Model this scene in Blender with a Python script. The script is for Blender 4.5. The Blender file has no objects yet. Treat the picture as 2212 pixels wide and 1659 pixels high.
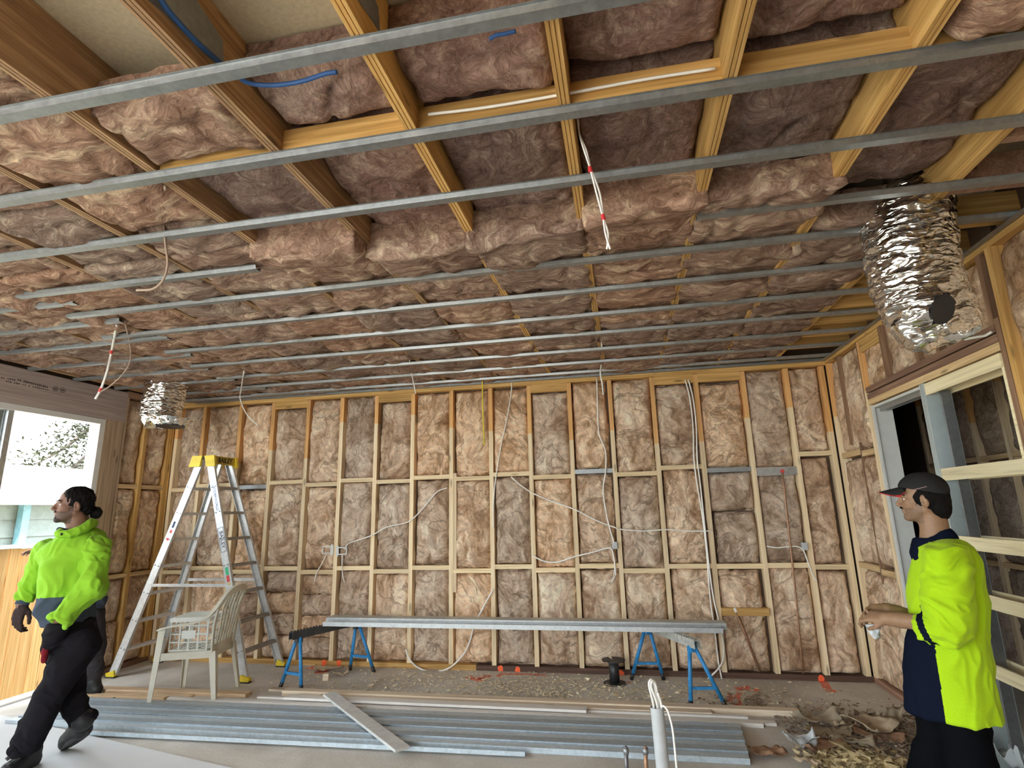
import bpy, bmesh, math, random
import numpy as np
from mathutils import Vector, Matrix

random.seed(7)
S = bpy.context.scene
COL = S.collection
PI = math.pi
# ------------------------------------------------------------------ camera
CAM = np.array([0.0, 0.0, 1.58])
FPX, PW, PH = 1190.7, 2212.0, 1659.0
CR = np.array([0.98028658, 0.19617477, -0.0235304])
CU = np.array([0.06642519, -0.21505886, 0.97433946])
CF = np.array([-0.1860804, 0.95669491, 0.22385026])
cd = bpy.data.cameras.new('camera'); cam = bpy.data.objects.new('camera', cd); COL.objects.link(cam)
cd.sensor_width = 36.0; cd.lens = FPX / PW * 36.0; cd.clip_start = 0.02; cd.clip_end = 300
mw = Matrix.Identity(4)
for i in range(3):
    mw[i][0] = CR[i]; mw[i][1] = CU[i]; mw[i][2] = -CF[i]; mw[i][3] = CAM[i]
cam.matrix_world = mw
S.camera = cam
# ------------------------------------------------------------------ light
w = bpy.data.worlds.new('world'); S.world = w; w.use_nodes = True
wn = w.node_tree.nodes; wl = w.node_tree.links
bg = wn['Background']
sky = wn.new('ShaderNodeTexSky'); sky.sky_type = 'HOSEK_WILKIE'; sky.turbidity = 7.0
sky.sun_direction = Vector((0.35, -0.55, 0.75)).normalized(); sky.ground_albedo = 0.5
mixw = wn.new('ShaderNodeMixRGB'); mixw.inputs['Fac'].default_value = 0.8
wl.new(sky.outputs['Color'], mixw.inputs['Color1']); mixw.inputs['Color2'].default_value = (0.92, 0.97, 1.0, 1)
wl.new(mixw.outputs['Color'], bg.inputs['Color']); bg.inputs['Strength'].default_value = 3.6
sd = bpy.data.lights.new('sun', 'SUN'); sd.energy = 5.0; sd.angle = math.radians(4); sd.color = (1.0, 0.95, 0.86)
sun = bpy.data.objects.new('sun', sd); COL.objects.link(sun)
sun.rotation_euler = Vector((0.35, -0.55, 0.75)).to_track_quat('Z', 'Y').to_euler()
S.view_settings.view_transform = 'Standard'; S.view_settings.look = 'None'
S.view_settings.gamma = 1.0; S.view_settings.use_curve_mapping = False
S.view_settings.exposure = 1.66
S.cycles.use_denoising = True
S.cycles.max_bounces = 9; S.cycles.diffuse_bounces = 7; S.cycles.glossy_bounces = 4
S.cycles.transparent_max_bounces = 12; S.cycles.sample_clamp_indirect = 8.0
S.cycles.caustics_reflective = False; S.cycles.caustics_refractive = False

# ------------------------------------------------------------------ pixel helpers (a pixel cast on a real plane gives a place)
def ray(x, y): return CF * FPX + CR * (x - PW / 2) + CU * (PH / 2 - y)
def onX(x, y, X): d = ray(x, y); return CAM + d * ((X - CAM[0]) / d[0])
def onY(x, y, Y): d = ray(x, y); return CAM + d * ((Y - CAM[1]) / d[1])
def onZ(x, y, Z): d = ray(x, y); return CAM + d * ((Z - CAM[2]) / d[2])
def atd(x, y, zc): d = ray(x, y); return CAM + d * (zc / FPX)

# ------------------------------------------------------------------ numpy noise
def _h(ix, iy, iz, s):
    n = (ix.astype(np.int64) * 73856093) ^ (iy.astype(np.int64) * 19349663) ^ (iz.astype(np.int64) * 83492791) ^ (s * 2654435761 & 0xffffffff)
    n = (n ^ (n >> 13)) * 1274126177 & 0x7fffffff
    return ((n ^ (n >> 16)) & 0xffff) / 32767.5 - 1.0
def vnoise(x, y, z, s=0):
    x, y, z = np.broadcast_arrays(x, y, z)
    ix, iy, iz = np.floor(x), np.floor(y), np.floor(z)
    fx, fy, fz = x - ix, y - iy, z - iz
    u, v, w_ = fx * fx * (3 - 2 * fx), fy * fy * (3 - 2 * fy), fz * fz * (3 - 2 * fz)
    ix, iy, iz = ix.astype(np.int64), iy.astype(np.int64), iz.astype(np.int64)
    r = 0
    for dx in (0, 1):
        for dy in (0, 1):
            for dz in (0, 1):
                r = r + _h(ix + dx, iy + dy, iz + dz, s) * (u if dx else 1 - u) * (v if dy else 1 - v) * (w_ if dz else 1 - w_)
    return r
def fbm(x, y, z, s=0, o=3):
    r, a = 0, 1.0
    for i in range(o):
        r = r + a * vnoise(x * 2 ** i, y * 2 ** i, z * 2 ** i, s + i * 17); a *= 0.5
    return r

# ------------------------------------------------------------------ materials
def mat(name, base=(0.5, 0.5, 0.5), rough=0.6, metal=0.0, spec=0.5):
    m = bpy.data.materials.new(name); m.use_nodes = True
    b = m.node_tree.nodes['Principled BSDF']
    b.inputs['Base Color'].default_value = (*base, 1); b.inputs['Roughness'].default_value = rough
    b.inputs['Metallic'].default_value = metal; b.inputs['Specular IOR Level'].default_value = spec
    return m
class NT:
    def __init__(s, m): s.t = m.node_tree; s.n = s.t.nodes; s.l = s.t.links; s.b = s.n['Principled BSDF']; s.tc = s.n.new('ShaderNodeTexCoord')
    def new(s, t, **k):
        n = s.n.new(t)
        for a, v in k.items():
            if a.startswith('i_'): n.inputs[a[2:].replace('_', ' ')].default_value = v
            else: setattr(n, a, v)
        return n
    def link(s, a, b): s.l.new(a, b)
    def mapping(s, scale=(1, 1, 1), rot=(0, 0, 0), src=None):
        m = s.n.new('ShaderNodeMapping'); m.inputs['Scale'].default_value = scale; m.inputs['Rotation'].default_value = rot
        s.link(src or s.tc.outputs['Object'], m.inputs['Vector']); return m.outputs['Vector']
    def noise(s, vec, scale, detail=4, rough=0.55, dist=0.0):
        n = s.n.new('ShaderNodeTexNoise'); s.link(vec, n.inputs['Vector'])
        n.inputs['Scale'].default_value = scale; n.inputs['Detail'].default_value = detail
        n.inputs['Roughness'].default_value = rough; n.inputs['Distortion'].default_value = dist
        return n
    def ramp(s, fac, stops):
        r = s.n.new('ShaderNodeValToRGB'); s.link(fac, r.inputs['Fac'])
        e = r.color_ramp.elements
        while len(e) < len(stops): e.new(0.5)
        for el, (p, c) in zip(e, stops):
            el.position = p; el.color = (*c, 1) if len(c) == 3 else c
        return r.outputs['Color']
    def mix(s, fac, a, b, mode='MIX'):
        m = s.n.new('ShaderNodeMixRGB'); m.blend_type = mode
        for v, k in ((fac, 'Fac'), (a, 'Color1'), (b, 'Color2')):
            if isinstance(v, (int, float)): m.inputs[k].default_value = v if k == 'Fac' else (v, v, v, 1)
            elif isinstance(v, tuple): m.inputs[k].default_value = (*v, 1) if len(v) == 3 else v
            else: s.link(v, m.inputs[k])
        return m.outputs['Color']
    def math(s, op, a, b=None, c=None):
        m = s.n.new('ShaderNodeMath'); m.operation = op
        for i, v in enumerate((a, b, c)):
            if v is None: continue
            if isinstance(v, (int, float)): m.inputs[i].default_value = v
            else: s.link(v, m.inputs[i])
        return m.outputs[0]
    def bump(s, h, strength, dist):
        b = s.n.new('ShaderNodeBump'); b.inputs['Strength'].default_value = strength; b.inputs['Distance'].default_value = dist
        s.link(h, b.inputs['Height']); s.link(b.outputs['Normal'], s.b.inputs['Normal']); return b
    def color(s, c): s.link(c, s.b.inputs['Base Color'])

def wood(name, c1, c2, axis='z', rough=0.7, top=None, gloss=0.35, knot=True):
    m = mat(name, c1, rough, spec=gloss); t = NT(m)
    sc = {'x': (0.8, 26, 26), 'y': (26, 0.8, 26), 'z': (26, 26, 0.8)}[axis]
    oi = t.n.new('ShaderNodeObjectInfo')
    off = t.n.new('ShaderNodeVectorMath'); off.operation = 'ADD'
    t.link(t.tc.outputs['Object'], off.inputs[0]); t.link(oi.outputs['Random'], off.inputs[1])
    v = t.mapping(sc, src=off.outputs[0])
    g = t.noise(v, 1.6, 6, 0.6, 0.8)
    col = t.ramp(g.outputs['Fac'], [(0.3, tuple(x * 0.62 for x in c2)), (0.48, c2), (0.62, c1), (0.85, tuple(min(1, x * 1.12) for x in c1))])
    big = t.noise(off.outputs[0], 1.7, 3)
    col = t.mix(t.math('MULTIPLY', big.outputs['Fac'], 0.55), col, c2)
    if knot:
        vo = t.n.new('ShaderNodeTexVoronoi'); vo.inputs['Scale'].default_value = 1.0
        ks = {'x': (2.1, 9, 9), 'y': (9, 2.1, 9), 'z': (9, 9, 2.1)}[axis]
        t.link(t.mapping(ks, src=off.outputs[0]), vo.inputs['Vector'])
        k = t.ramp(vo.outputs['Distance'], [(0.06, (1, 1, 1)), (0.13, (0, 0, 0))])
        col = t.mix(t.math('MULTIPLY', k, 0.75), col, tuple(x * 0.3 for x in c2))
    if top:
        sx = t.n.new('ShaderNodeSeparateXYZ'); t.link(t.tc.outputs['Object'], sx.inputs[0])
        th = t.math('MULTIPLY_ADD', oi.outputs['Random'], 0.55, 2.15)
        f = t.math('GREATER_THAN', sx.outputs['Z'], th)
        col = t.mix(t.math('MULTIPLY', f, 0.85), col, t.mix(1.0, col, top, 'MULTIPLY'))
    hs = t.n.new('ShaderNodeHueSaturation'); t.link(col, hs.inputs['Color'])
    t.link(t.math('MULTIPLY_ADD', oi.outputs['Random'], 0.3, 0.85), hs.inputs['Value'])
    t.color(hs.outputs['Color'])
    t.bump(g.outputs['Fac'], 0.25, 0.004)
    return m

def wool(name, stretch=(1, 1, 1), light=(0.66, 0.52, 0.39), mid=(0.28, 0.175, 0.13), dark=(0.07, 0.035, 0.028), sc=1.0, pink=(0.43, 0.29, 0.225), f4=0.9, vn=0.3):
    m = mat(name, mid, 0.95, spec=0.1); t = NT(m)
    oi = t.n.new('ShaderNodeObjectInfo')
    off = t.n.new('ShaderNodeVectorMath'); off.operation = 'MULTIPLY_ADD'
    t.link(oi.outputs['Random'], off.inputs[0]); off.inputs[1].default_value = (7.3, 3.1, 5.7); t.link(t.tc.outputs['Object'], off.inputs[2])
    base = off.outputs[0]
    wn_ = t.noise(base, 3.2 * sc, 3, 0.5)
    wv = t.n.new('ShaderNodeVectorMath'); wv.operation = 'MULTIPLY_ADD'
    t.link(wn_.outputs['Color'], wv.inputs[0]); wv.inputs[1].default_value = (0.42, 0.42, 0.42); t.link(base, wv.inputs[2])
    v = t.mapping(stretch, src=wv.outputs[0])
    n1 = t.noise(v, 5.0 * sc, 9, 0.68, 1.1)
    n2 = t.noise(v, 26.0 * sc, 5, 0.7, 0.6)
    n3 = t.noise(wv.outputs[0], 2.3 * sc, 4, 0.6, 1.4)
    col = t.ramp(n1.outputs['Fac'], [(0.26, dark), (0.40, mid), (0.52, pink), (0.64, light), (0.8, tuple(min(1, x * 1.25) for x in light))])
    fib = t.ramp(n2.outputs['Fac'], [(0.3, (0.55, 0.5, 0.47)), (0.52, (1, 1, 1)), (0.75, (1.3, 1.28, 1.25))])
    col = t.mix(0.85, col, fib, 'MULTIPLY')
    n4 = t.noise(t.mapping((1.0, 6.0, 2.5), rot=(0.3, 0.2, 0.5), src=wv.outputs[0]), 15.0 * sc, 6, 0.75, 1.2)
    col = t.mix(f4, col, t.ramp(n4.outputs['Fac'], [(0.30, (0.66, 0.62, 0.60)), (0.5, (1, 1, 1)), (0.68, (1.4, 1.4, 1.38))]), 'MULTIPLY')
    # darker brown veins of the wool, crevice shade put into their colour
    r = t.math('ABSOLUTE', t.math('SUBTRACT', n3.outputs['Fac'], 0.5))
    vein_shade = t.ramp(r, [(0.0, (1, 1, 1)), (0.022, (0, 0, 0))])
    col = t.mix(t.math('MULTIPLY', vein_shade, vn), col, tuple(x * 0.55 for x in mid))
    hs = t.n.new('ShaderNodeHueSaturation'); t.link(col, hs.inputs['Color'])
    t.link(t.math('MULTIPLY_ADD', oi.outputs['Random'], 0.35, 0.85), hs.inputs['Value'])
    t.link(t.math('MULTIPLY_ADD', oi.outputs['Random'], 0.3, 0.85), hs.inputs['Saturation'])
    t.color(hs.outputs['Color'])
    h = t.math('ADD', t.math('MULTIPLY', n1.outputs['Fac'], 1.0), t.math('MULTIPLY', n2.outputs['Fac'], 0.3))
    h = t.math('ADD', h, t.math('MULTIPLY', n4.outputs['Fac'], 0.35))
    t.bump(h, 0.8, 0.035)
    return m

def zinc(name, base=(0.62, 0.65, 0.67), rough=0.38, metal=0.85):
    m = mat(name, base, rough, metal); t = NT(m)
    n = t.noise(t.tc.outputs['Object'], 30, 5, 0.7, 0.5)
    n2 = t.noise(t.tc.outputs['Object'], 4, 3)
    c = t.ramp(n.outputs['Fac'], [(0.3, tuple(x * 0.75 for x in base)), (0.7, tuple(min(1, x * 1.15) for x in base))])
    c = t.mix(t.math('MULTIPLY', n2.outputs['Fac'], 0.4), c, tuple(x * 0.7 for x in base)); t.color(c)
    t.link(t.math('MULTIPLY_ADD', n.outputs['Fac'], 0.3, rough - 0.12), t.b.inputs['Roughness'])
    return m
def plain(name, base, rough=0.6, metal=0.0, var=0.15, scale=12, bump=0.0, spec=0.5):
    m = mat(name, base, rough, metal, spec); t = NT(m)
    n = t.noise(t.tc.outputs['Object'], scale, 5, 0.6)
    t.color(t.ramp(n.outputs['Fac'], [(0.3, tuple(x * (1 - var) for x in base)), (0.7, tuple(min(1, x * (1 + var)) for x in base))]))
    if bump: t.bump(n.outputs['Fac'], bump, 0.01)
    return m

M = {}
PINE1, PINE2 = (0.82, 0.64, 0.38), (0.66, 0.46, 0.24)
AMB1, AMB2 = (0.76, 0.50, 0.20), (0.58, 0.34, 0.11)
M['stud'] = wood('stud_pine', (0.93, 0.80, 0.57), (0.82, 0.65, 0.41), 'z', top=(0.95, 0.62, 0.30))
M['nog'] = wood('nogging_pine', (0.94, 0.80, 0.54), (0.84, 0.66, 0.40), 'x')
M['nogy'] = wood('nogging_pine_side', PINE1, PINE2, 'y')
M['amber_x'] = wood('amber_pine_across', AMB1, AMB2, 'x')
M['amber_y'] = wood('amber_pine_along', AMB1, AMB2, 'y')
M['joist'] = wood('shaded_joist_pine', (0.52, 0.35, 0.19), (0.32, 0.19, 0.10), 'y')  # darker pine: shade on the window-side joists put into the colour
M['amber_z'] = wood('amber_pine_upright', AMB1, AMB2, 'z')
M['brown_y'] = wood('brown_timber_along', (0.42, 0.26, 0.17), (0.28, 0.16, 0.11), 'y')
M['brown_z'] = wood('brown_timber_upright', (0.40, 0.25, 0.15), (0.26, 0.15, 0.09), 'z')
M['dark_x'] = wood('dark_bottom_plate', (0.16, 0.09, 0.06), (0.09, 0.05, 0.035), 'x', knot=False)
M['lvl_y'] = wood('grey_brown_laminated_beam', (0.60, 0.50, 0.46), (0.48, 0.39, 0.36), 'y', knot=False)
M['post_z'] = wood('grey_brown_post', (0.56, 0.42, 0.30), (0.43, 0.31, 0.21), 'z')
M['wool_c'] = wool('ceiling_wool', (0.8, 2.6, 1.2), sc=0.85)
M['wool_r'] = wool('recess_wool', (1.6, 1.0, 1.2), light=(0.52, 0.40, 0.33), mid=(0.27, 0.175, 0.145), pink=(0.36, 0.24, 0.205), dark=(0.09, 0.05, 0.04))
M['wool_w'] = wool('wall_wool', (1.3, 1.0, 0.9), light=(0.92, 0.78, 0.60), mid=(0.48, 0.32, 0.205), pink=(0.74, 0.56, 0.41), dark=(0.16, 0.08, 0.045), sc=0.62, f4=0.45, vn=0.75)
M['zinc'] = zinc('galvanised_steel'); M['batten'] = zinc('batten_steel', (0.36, 0.375, 0.38), 0.40, 0.8)
M['zinc_dk'] = zinc('weathered_steel', (0.36, 0.38, 0.39), 0.5)
M['board'] = plain('particleboard', (0.50, 0.42, 0.29), 0.75, var=0.14, scale=60)
M['backing'] = plain('dark_wrap', (0.10, 0.065, 0.045), 0.9)
M['white'] = plain('white_paint', (0.80, 0.80, 0.78), 0.5, var=0.04)

# ------------------------------------------------------------------ object helpers
OFF = {}
def tag(o, label=None, cat=None, group=None, kind=None):
    if label: o['label'] = label
    if cat: o['category'] = cat
    if group: o['group'] = group
    if kind: o['kind'] = kind
    return o
def thing(name, label, cat, loc=(0, 0, 0), group=None):
    o = bpy.data.objects.new(name, None); COL.objects.link(o); o.location = loc; o.empty_display_size = 0.1
    OFF[o.name] = np.array(loc, float)
    return tag(o, label, cat, group)
def link(name, me, m=None, parent=None, smooth=False):
    """me holds world coordinates; they are shifted to the parent's base"""
    o = bpy.data.objects.new(name, me); COL.objects.link(o)
    if m: me.materials.append(m)
    if smooth: me.polygons.foreach_set('use_smooth', [True] * len(me.polygons))
    if parent is not None:
        off = OFF.get(parent.name, np.zeros(3))
        if np.any(off): me.transform(Matrix.Translation(Vector(-off)))
        o.parent = parent
        OFF[o.name] = off
    return o
def rotm(rz=0, rx=0, ry=0): return np.array(Matrix.Rotation(rz, 3, 'Z') @ Matrix.Rotation(ry, 3, 'Y') @ Matrix.Rotation(rx, 3, 'X'))
class MB:
    def __init__(s): s.v = []; s.f = []; s.mi = []
    def add(s, v, f, mi=0):
        n = len(s.v); s.v += [tuple(float(c) for c in p) for p in v]; s.f += [tuple(i + n for i in q) for q in f]; s.mi += [mi] * len(f); return s
    def box(s, c, size, R=None, mi=0):
        h = np.array(size) / 2; P = np.array([[x, y, z] for x in (-1, 1) for y in (-1, 1) for z in (-1, 1)]) * h
        if R is not None: P = P @ np.array(R).T
        return s.add(P + np.array(c), [(0, 1, 3, 2), (4, 6, 7, 5), (0, 4, 5, 1), (2, 3, 7, 6), (0, 2, 6, 4), (1, 5, 7, 3)], mi)
    def span(s, a, b, mi=0):
        a = np.array(a, float); b = np.array(b, float); return s.box((a + b) / 2, np.abs(b - a), mi=mi)
    def bar(s, a, b, w, h, up=(0, 0, 1), mi=0):
        a = np.array(a, float); b = np.array(b, float); d = b - a; L = np.linalg.norm(d); d /= L
        x = np.cross(d, np.array(up, float)); x /= np.linalg.norm(x); z = np.cross(x, d)
        return s.box((a + b) / 2, (w, L, h), np.stack([x, d, z], 1), mi)
    def prism(s, prof, a, b, up=(0, 0, 1), mi=0, cap=True):
        """profile (u,v) in the plane across a->b; u sideways, v up"""
        a = np.array(a, float); b = np.array(b, float); d = b - a; d /= np.linalg.norm(d)
        x = np.cross(d, np.array(up, float)); x /= np.linalg.norm(x); z = np.cross(x, d)
        n = len(prof); P = [a + x * u + z * v for u, v in prof] + [b + x * u + z * v for u, v in prof]
        F = [(i, (i + 1) % n, n + (i + 1) % n, n + i) for i in range(n)]
        if cap: F += [tuple(range(n))[::-1], tuple(range(n, 2 * n))]
        return s.add(P, F, mi)
    def tube(s, pts, r, n=8, mi=0, cap=True):
        pts = [np.array(p, float) for p in pts]; m = len(pts); rs = r if hasattr(r, '__len__') else [r] * m
        V = []; F = []; prev = None
        for i, p in enumerate(pts):
            d = pts[min(i + 1, m - 1)] - pts[max(i - 1, 0)]; d /= (np.linalg.norm(d) + 1e-9)
            if prev is None: up = np.array([0, 0, 1.0]) if abs(d[2]) < 0.9 else np.array([1.0, 0, 0])
            else: up = prev
            x = np.cross(d, up); x /= (np.linalg.norm(x) + 1e-9); z = np.cross(x, d); prev = z
            for k in range(n):
                a = 2 * PI * k / n; V.append(p + (x * math.cos(a) + z * math.sin(a)) * rs[i])
        for i in range(m - 1):
            for k in range(n): F.append((i * n + k, i * n + (k + 1) % n, (i + 1) * n + (k + 1) % n, (i + 1) * n + k))
        if cap: F += [tuple(range(n))[::-1], tuple(range((m - 1) * n, m * n))]
        return s.add(V, F, mi)
    def lathe(s, prof, c, n=24, mi=0):
        c = np.array(c, float); V = [c + np.array([r * math.cos(2 * PI * k / n), r * math.sin(2 * PI * k / n), z]) for r, z in prof for k in range(n)]
        F = [(i * n + k, i * n + (k + 1) % n, (i + 1) * n + (k + 1) % n, (i + 1) * n + k) for i in range(len(prof) - 1) for k in range(n)]
        F += [tuple(range(n))[::-1], tuple(range((len(prof) - 1) * n, len(prof) * n))]
        return s.add(V, F, mi)
    def mesh(s, name):
        me = bpy.data.meshes.new(name); me.from_pydata(s.v, [], s.f)
        if any(s.mi): me.polygons.foreach_set('material_index', s.mi)
        me.update(); return me
    def build(s, name, m, parent=None, smooth=False, bevel=0, kind=None):
        me = s.mesh(name); ms = m if isinstance(m, (list, tuple)) else [m]
        if bevel:
            bm = bmesh.new(); bm.from_mesh(me); bmesh.ops.bevel(bm, geom=bm.edges[:], offset=bevel, segments=2, affect='EDGES', profile=0.7); bm.to_mesh(me); bm.free()
        o = link(name, me, ms[0], parent, smooth)
        for x in ms[1:]: me.materials.append(x)
        if kind: o['kind'] = kind
        return o
def spline(pts, n=8):
    pts = [np.array(p, float) for p in pts]; P = [2 * pts[0] - pts[1]] + pts + [2 * pts[-1] - pts[-2]]; out = []
    for i in range(1, len(P) - 2):
        for k in range(n):
            t = k / n
            out.append(0.5 * ((2 * P[i]) + (-P[i - 1] + P[i + 1]) * t + (2 * P[i - 1] - 5 * P[i] + 4 * P[i + 1] - P[i + 2]) * t * t + (-P[i - 1] + 3 * P[i] - 3 * P[i + 1] + P[i + 2]) * t ** 3))
    out.append(pts[-1]); return out
def rawmesh(name, V, F):
    me = bpy.data.meshes.new(name); V = np.asarray(V, np.float32); F = np.asarray(F, np.int32)
    me.vertices.add(len(V)); me.vertices.foreach_set('co', V.ravel()); k = F.shape[1]
    me.loops.add(F.size); me.loops.foreach_set('vertex_index', F.ravel())
    me.polygons.add(len(F)); me.polygons.foreach_set('loop_start', np.arange(0, F.size, k, dtype=np.int32)); me.update(calc_edges=True); return me

bcount = [0]
def batt(O, U, V, N, w, l, t, m, parent, bulge=0.02, fold=0.02, res=0.02, quilt=None, sag=None, ragged=0.012, name='insulation_batt', stretch=(1, 1), rim=0.035):
    """a glass wool batt: back corner O, spans w along U and l along V, thickness t along N (towards the room)"""
    bcount[0] += 1; sd_ = bcount[0]
    O, U, V, N = (np.array(a, float) for a in (O, U, V, N))
    nx, ny = max(5, int(w / res)), max(5, int(l / res)); a = np.linspace(0, 1, nx); b = np.linspace(0, 1, ny)
    A, B = np.meshgrid(a, b, indexing='ij')
    x, y = A * w * stretch[0], B * l * stretch[1]; s0 = sd_ * 1.37
    wx = x + 0.10 * fbm(x * 3, y * 3, s0, 1, 2); wy = y + 0.10 * fbm(x * 3, y * 3, s0 + 9, 2, 2)
    r1 = 1 - np.abs(vnoise(wx * 6, wy * 6, s0, 5)) * 1.6; r2 = 1 - np.abs(vnoise(wx * 13, wy * 13, s0, 6)) * 1.6
    d = -fold * (np.clip(r1, 0, 1) ** 3) * 1.0 - fold * 0.25 * np.clip(r2, 0, 1) ** 2 + fold * 0.8 * fbm(x * 4, y * 4, s0, 8, 4)
    ed = np.minimum(np.minimum(A, 1 - A) * w, np.minimum(B, 1 - B) * l); e = np.clip(ed / 0.05, 0, 1)
    d = d + bulge * (np.sin(PI * A) ** 0.5) * (np.sin(PI * B) ** 0.5) - (1 - np.sqrt(1 - (1 - e) ** 2)) * rim
    if quilt is not None: d = d + quilt(O, U, V, A * w, B * l)
    if sag is not None: d = d + sag(A, B)
    jx = ragged * fbm(y * 9, x * 0 + s0, 3.3, 21, 3) * np.where((A < 0.001) | (A > 0.999), 1, 0.25)
    jy = ragged * fbm(x * 9, y * 0 + s0, 8.3, 22, 3) * np.where((B < 0.001) | (B > 0.999), 1, 0.25)
    F_ = O + (A * w + jx)[..., None] * U + (B * l + jy)[..., None] * V + (t + d)[..., None] * N
    # side rings
    ring = [(i, 0) for i in range(nx)] + [(nx - 1, j) for j in range(1, ny)] + [(i, ny - 1) for i in range(nx - 2, -1, -1)] + [(0, j) for j in range(ny - 2, 0, -1)]
    ri = np.array(ring); rp = F_[ri[:, 0], ri[:, 1]]; nr = len(ring); verts = [F_.reshape(-1, 3)]
    K = max(2, int(t / 0.03)); base = O + (A[ri[:, 0], ri[:, 1]] * w)[:, None] * U + (B[ri[:, 0], ri[:, 1]] * l)[:, None] * V
    cen = O + U * w / 2 + V * l / 2
    for k in range(1, K + 1):
        f = k / K; ly = 0.006 * np.sin(f * t * 260 + 3 * vnoise(np.arange(nr) * 0.15, k * 0.0, s0, 3)) + 0.008 * vnoise(np.arange(nr) * 0.3, f * 6, s0, 4)
        p = rp * (1 - f) + base * f; out = base - cen; out = out / (np.linalg.norm(out, axis=1)[:, None] + 1e-6)
        verts.append(p + out * ly[:, None])
    n0 = nx * ny; idx = np.arange(n0).reshape(nx, ny)
    q = np.stack([idx[:-1, :-1], idx[1:, :-1], idx[1:, 1:], idx[:-1, 1:]], -1).reshape(-1, 4)
    r0 = idx[ri[:, 0], ri[:, 1]]; fs = [q]
    for k in range(K):
        a_ = r0 if k == 0 else n0 + (k - 1) * nr + np.arange(nr); b_ = n0 + k * nr + np.arange(nr)
        fs.append(np.stack([a_, np.roll(a_, -1), np.roll(b_, -1), b_], -1)[:, ::-1])
    Fq = np.concatenate(fs); 
    if np.dot(np.cross(U, V), N) < 0: Fq = Fq[:, ::-1]
    me = rawmesh(name, np.concatenate(verts), Fq)
    return link(name, me, m, parent, smooth=True)

# ================================================================== ROOM SHELL
XL, XR, YB, ZC = -5.5, 2.09, 5.94, 3.02
# floor: slab
m = M['slab'] = mat('concrete_slab', (0.42, 0.38, 0.33), 0.85); t = NT(m)
n1 = t.noise(t.tc.outputs['Object'], 1.3, 6, 0.6, 0.6); n2 = t.noise(t.tc.outputs['Object'], 60, 4, 0.7)
n3 = t.noise(t.mapping((1, 6, 1), rot=(0, 0, 0.5)), 2.2, 4)
c = t.ramp(n1.outputs['Fac'], [(0.3, (0.48, 0.455, 0.41)), (0.55, (0.68, 0.655, 0.61)), (0.75, (0.78, 0.76, 0.72))])
c = t.mix(0.35, c, t.ramp(n2.outputs['Fac'], [(0.3, (0.55, 0.55, 0.55)), (0.7, (1.2, 1.2, 1.2))]), 'MULTIPLY')
c = t.mix(t.math('MULTIPLY', t.ramp(n3.outputs['Fac'], [(0.5, (0, 0, 0)), (0.62, (1, 1, 1))]), 0.3), c, (0.56, 0.53, 0.48)); t.color(c)
t.bump(t.math('ADD', n1.outputs['Fac'], t.math('MULTIPLY', n2.outputs['Fac'], 0.2)), 0.3, 0.01)
floor = MB().span((XL - 0.15, -3.2, -0.12), (3.42, 8.2, 0)).build('floor', m, kind='structure')
# backing sheets
ceil = MB().span((XL - 0.12, -3.1, 3.30), (3.42, 8.2, 3.325)).build('ceiling', M['board'], kind='structure')
wb = MB().span((XL - 0.12, YB + 0.09, 0), (XR + 0.12, YB + 0.12, 3.30)).build('wall_back', M['backing'], kind='structure')
wlft = MB().span((XL - 0.12, 4.97, 0), (XL - 0.09, YB + 0.09, 3.30)).build('wall_left', M['backing'], kind='structure')
wr = MB().span((XR + 0.09, 5.12, 0), (XR + 0.12, YB + 0.09, 3.30)).span((XR + 0.09, 3.40, 2.56), (XR + 0.12, 5.12, 3.30)).span((XR + 0.09, -3.1, 0), (XR + 0.12, 3.30, 3.30)).build('wall_right', M['backing'], kind='structure')

MB().span((-1.0, -3.1, 0), (XR + 0.12, -3.0, 3.30)).build('light_block_wall', M['board'], kind='structure')  # unseen half wall behind the camera, added to cut light from the rear
# ---- back wall: studs, noggings, batts
SX = [-5.47, -5.09, -4.58, -4.13, -3.66, -3.22, -2.78, -2.33, -1.87, -1.41, -0.97, -0.52, -0.08, 0.37, 0.82, 1.29, 1.71, 2.05]
st0 = None
for i, x in enumerate(SX):
    wd = 0.045
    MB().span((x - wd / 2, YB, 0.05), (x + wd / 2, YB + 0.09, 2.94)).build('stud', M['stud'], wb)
MB().span((SX[7 + 1] + 0.0225, YB + 0.004, 0.75), (SX[8] + 0.06, YB + 0.09, 2.0)).build('stud', M['stud'], wb)
MB().span((XL, YB - 0.003, 2.945), (XR, YB + 0.09, 3.02)).build('top_plate', M['amber_x'], wb)
MB().span((XL, YB - 0.003, 0), (-1.6, YB + 0.09, 0.05)).build('bottom_plate', M['amber_x'], wb)
MB().span((-1.6, YB - 0.003, 0), (XR, YB + 0.09, 0.05)).build('bottom_plate', M['dark_x'], wb)
row1 = {}; row2 = {}
for i in range(len(SX) - 1):
    a, b = SX[i] + 0.0225, SX[i + 1] - 0.0225
    z1 = 0.985 + (0.02 if i % 2 else -0.02) + random.uniform(-0.006, 0.006)
    z2 = 1.95 + (0.02 if i % 2 else -0.02) + random.uniform(-0.008, 0.008)
    if i == 15: z2 = 1.92
    if i == 16: z1, z2 = 0.99, 2.06
    if i == 14: z1 = 1.0
    row1[i], row2[i] = z1, z2
    for z, r in ((z1, 1), (z2, 2)):
        o = MB().span((a, YB + 0.003, z - 0.0225), (b, YB + 0.08, z + 0.0225)).build('nogging', M['zinc_dk'] if (r == 2 and i in (2, 14, 11)) else M['nog'], wb)
for i in (3, 6, 10, 13, 14):
    a, b = SX[i] + 0.0225, SX[i + 1] - 0.0225
    MB().span((a, YB + 0.004, 2.855), (b, YB + 0.05, 2.945)).build('block', M['amber_x'], wb)
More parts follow.
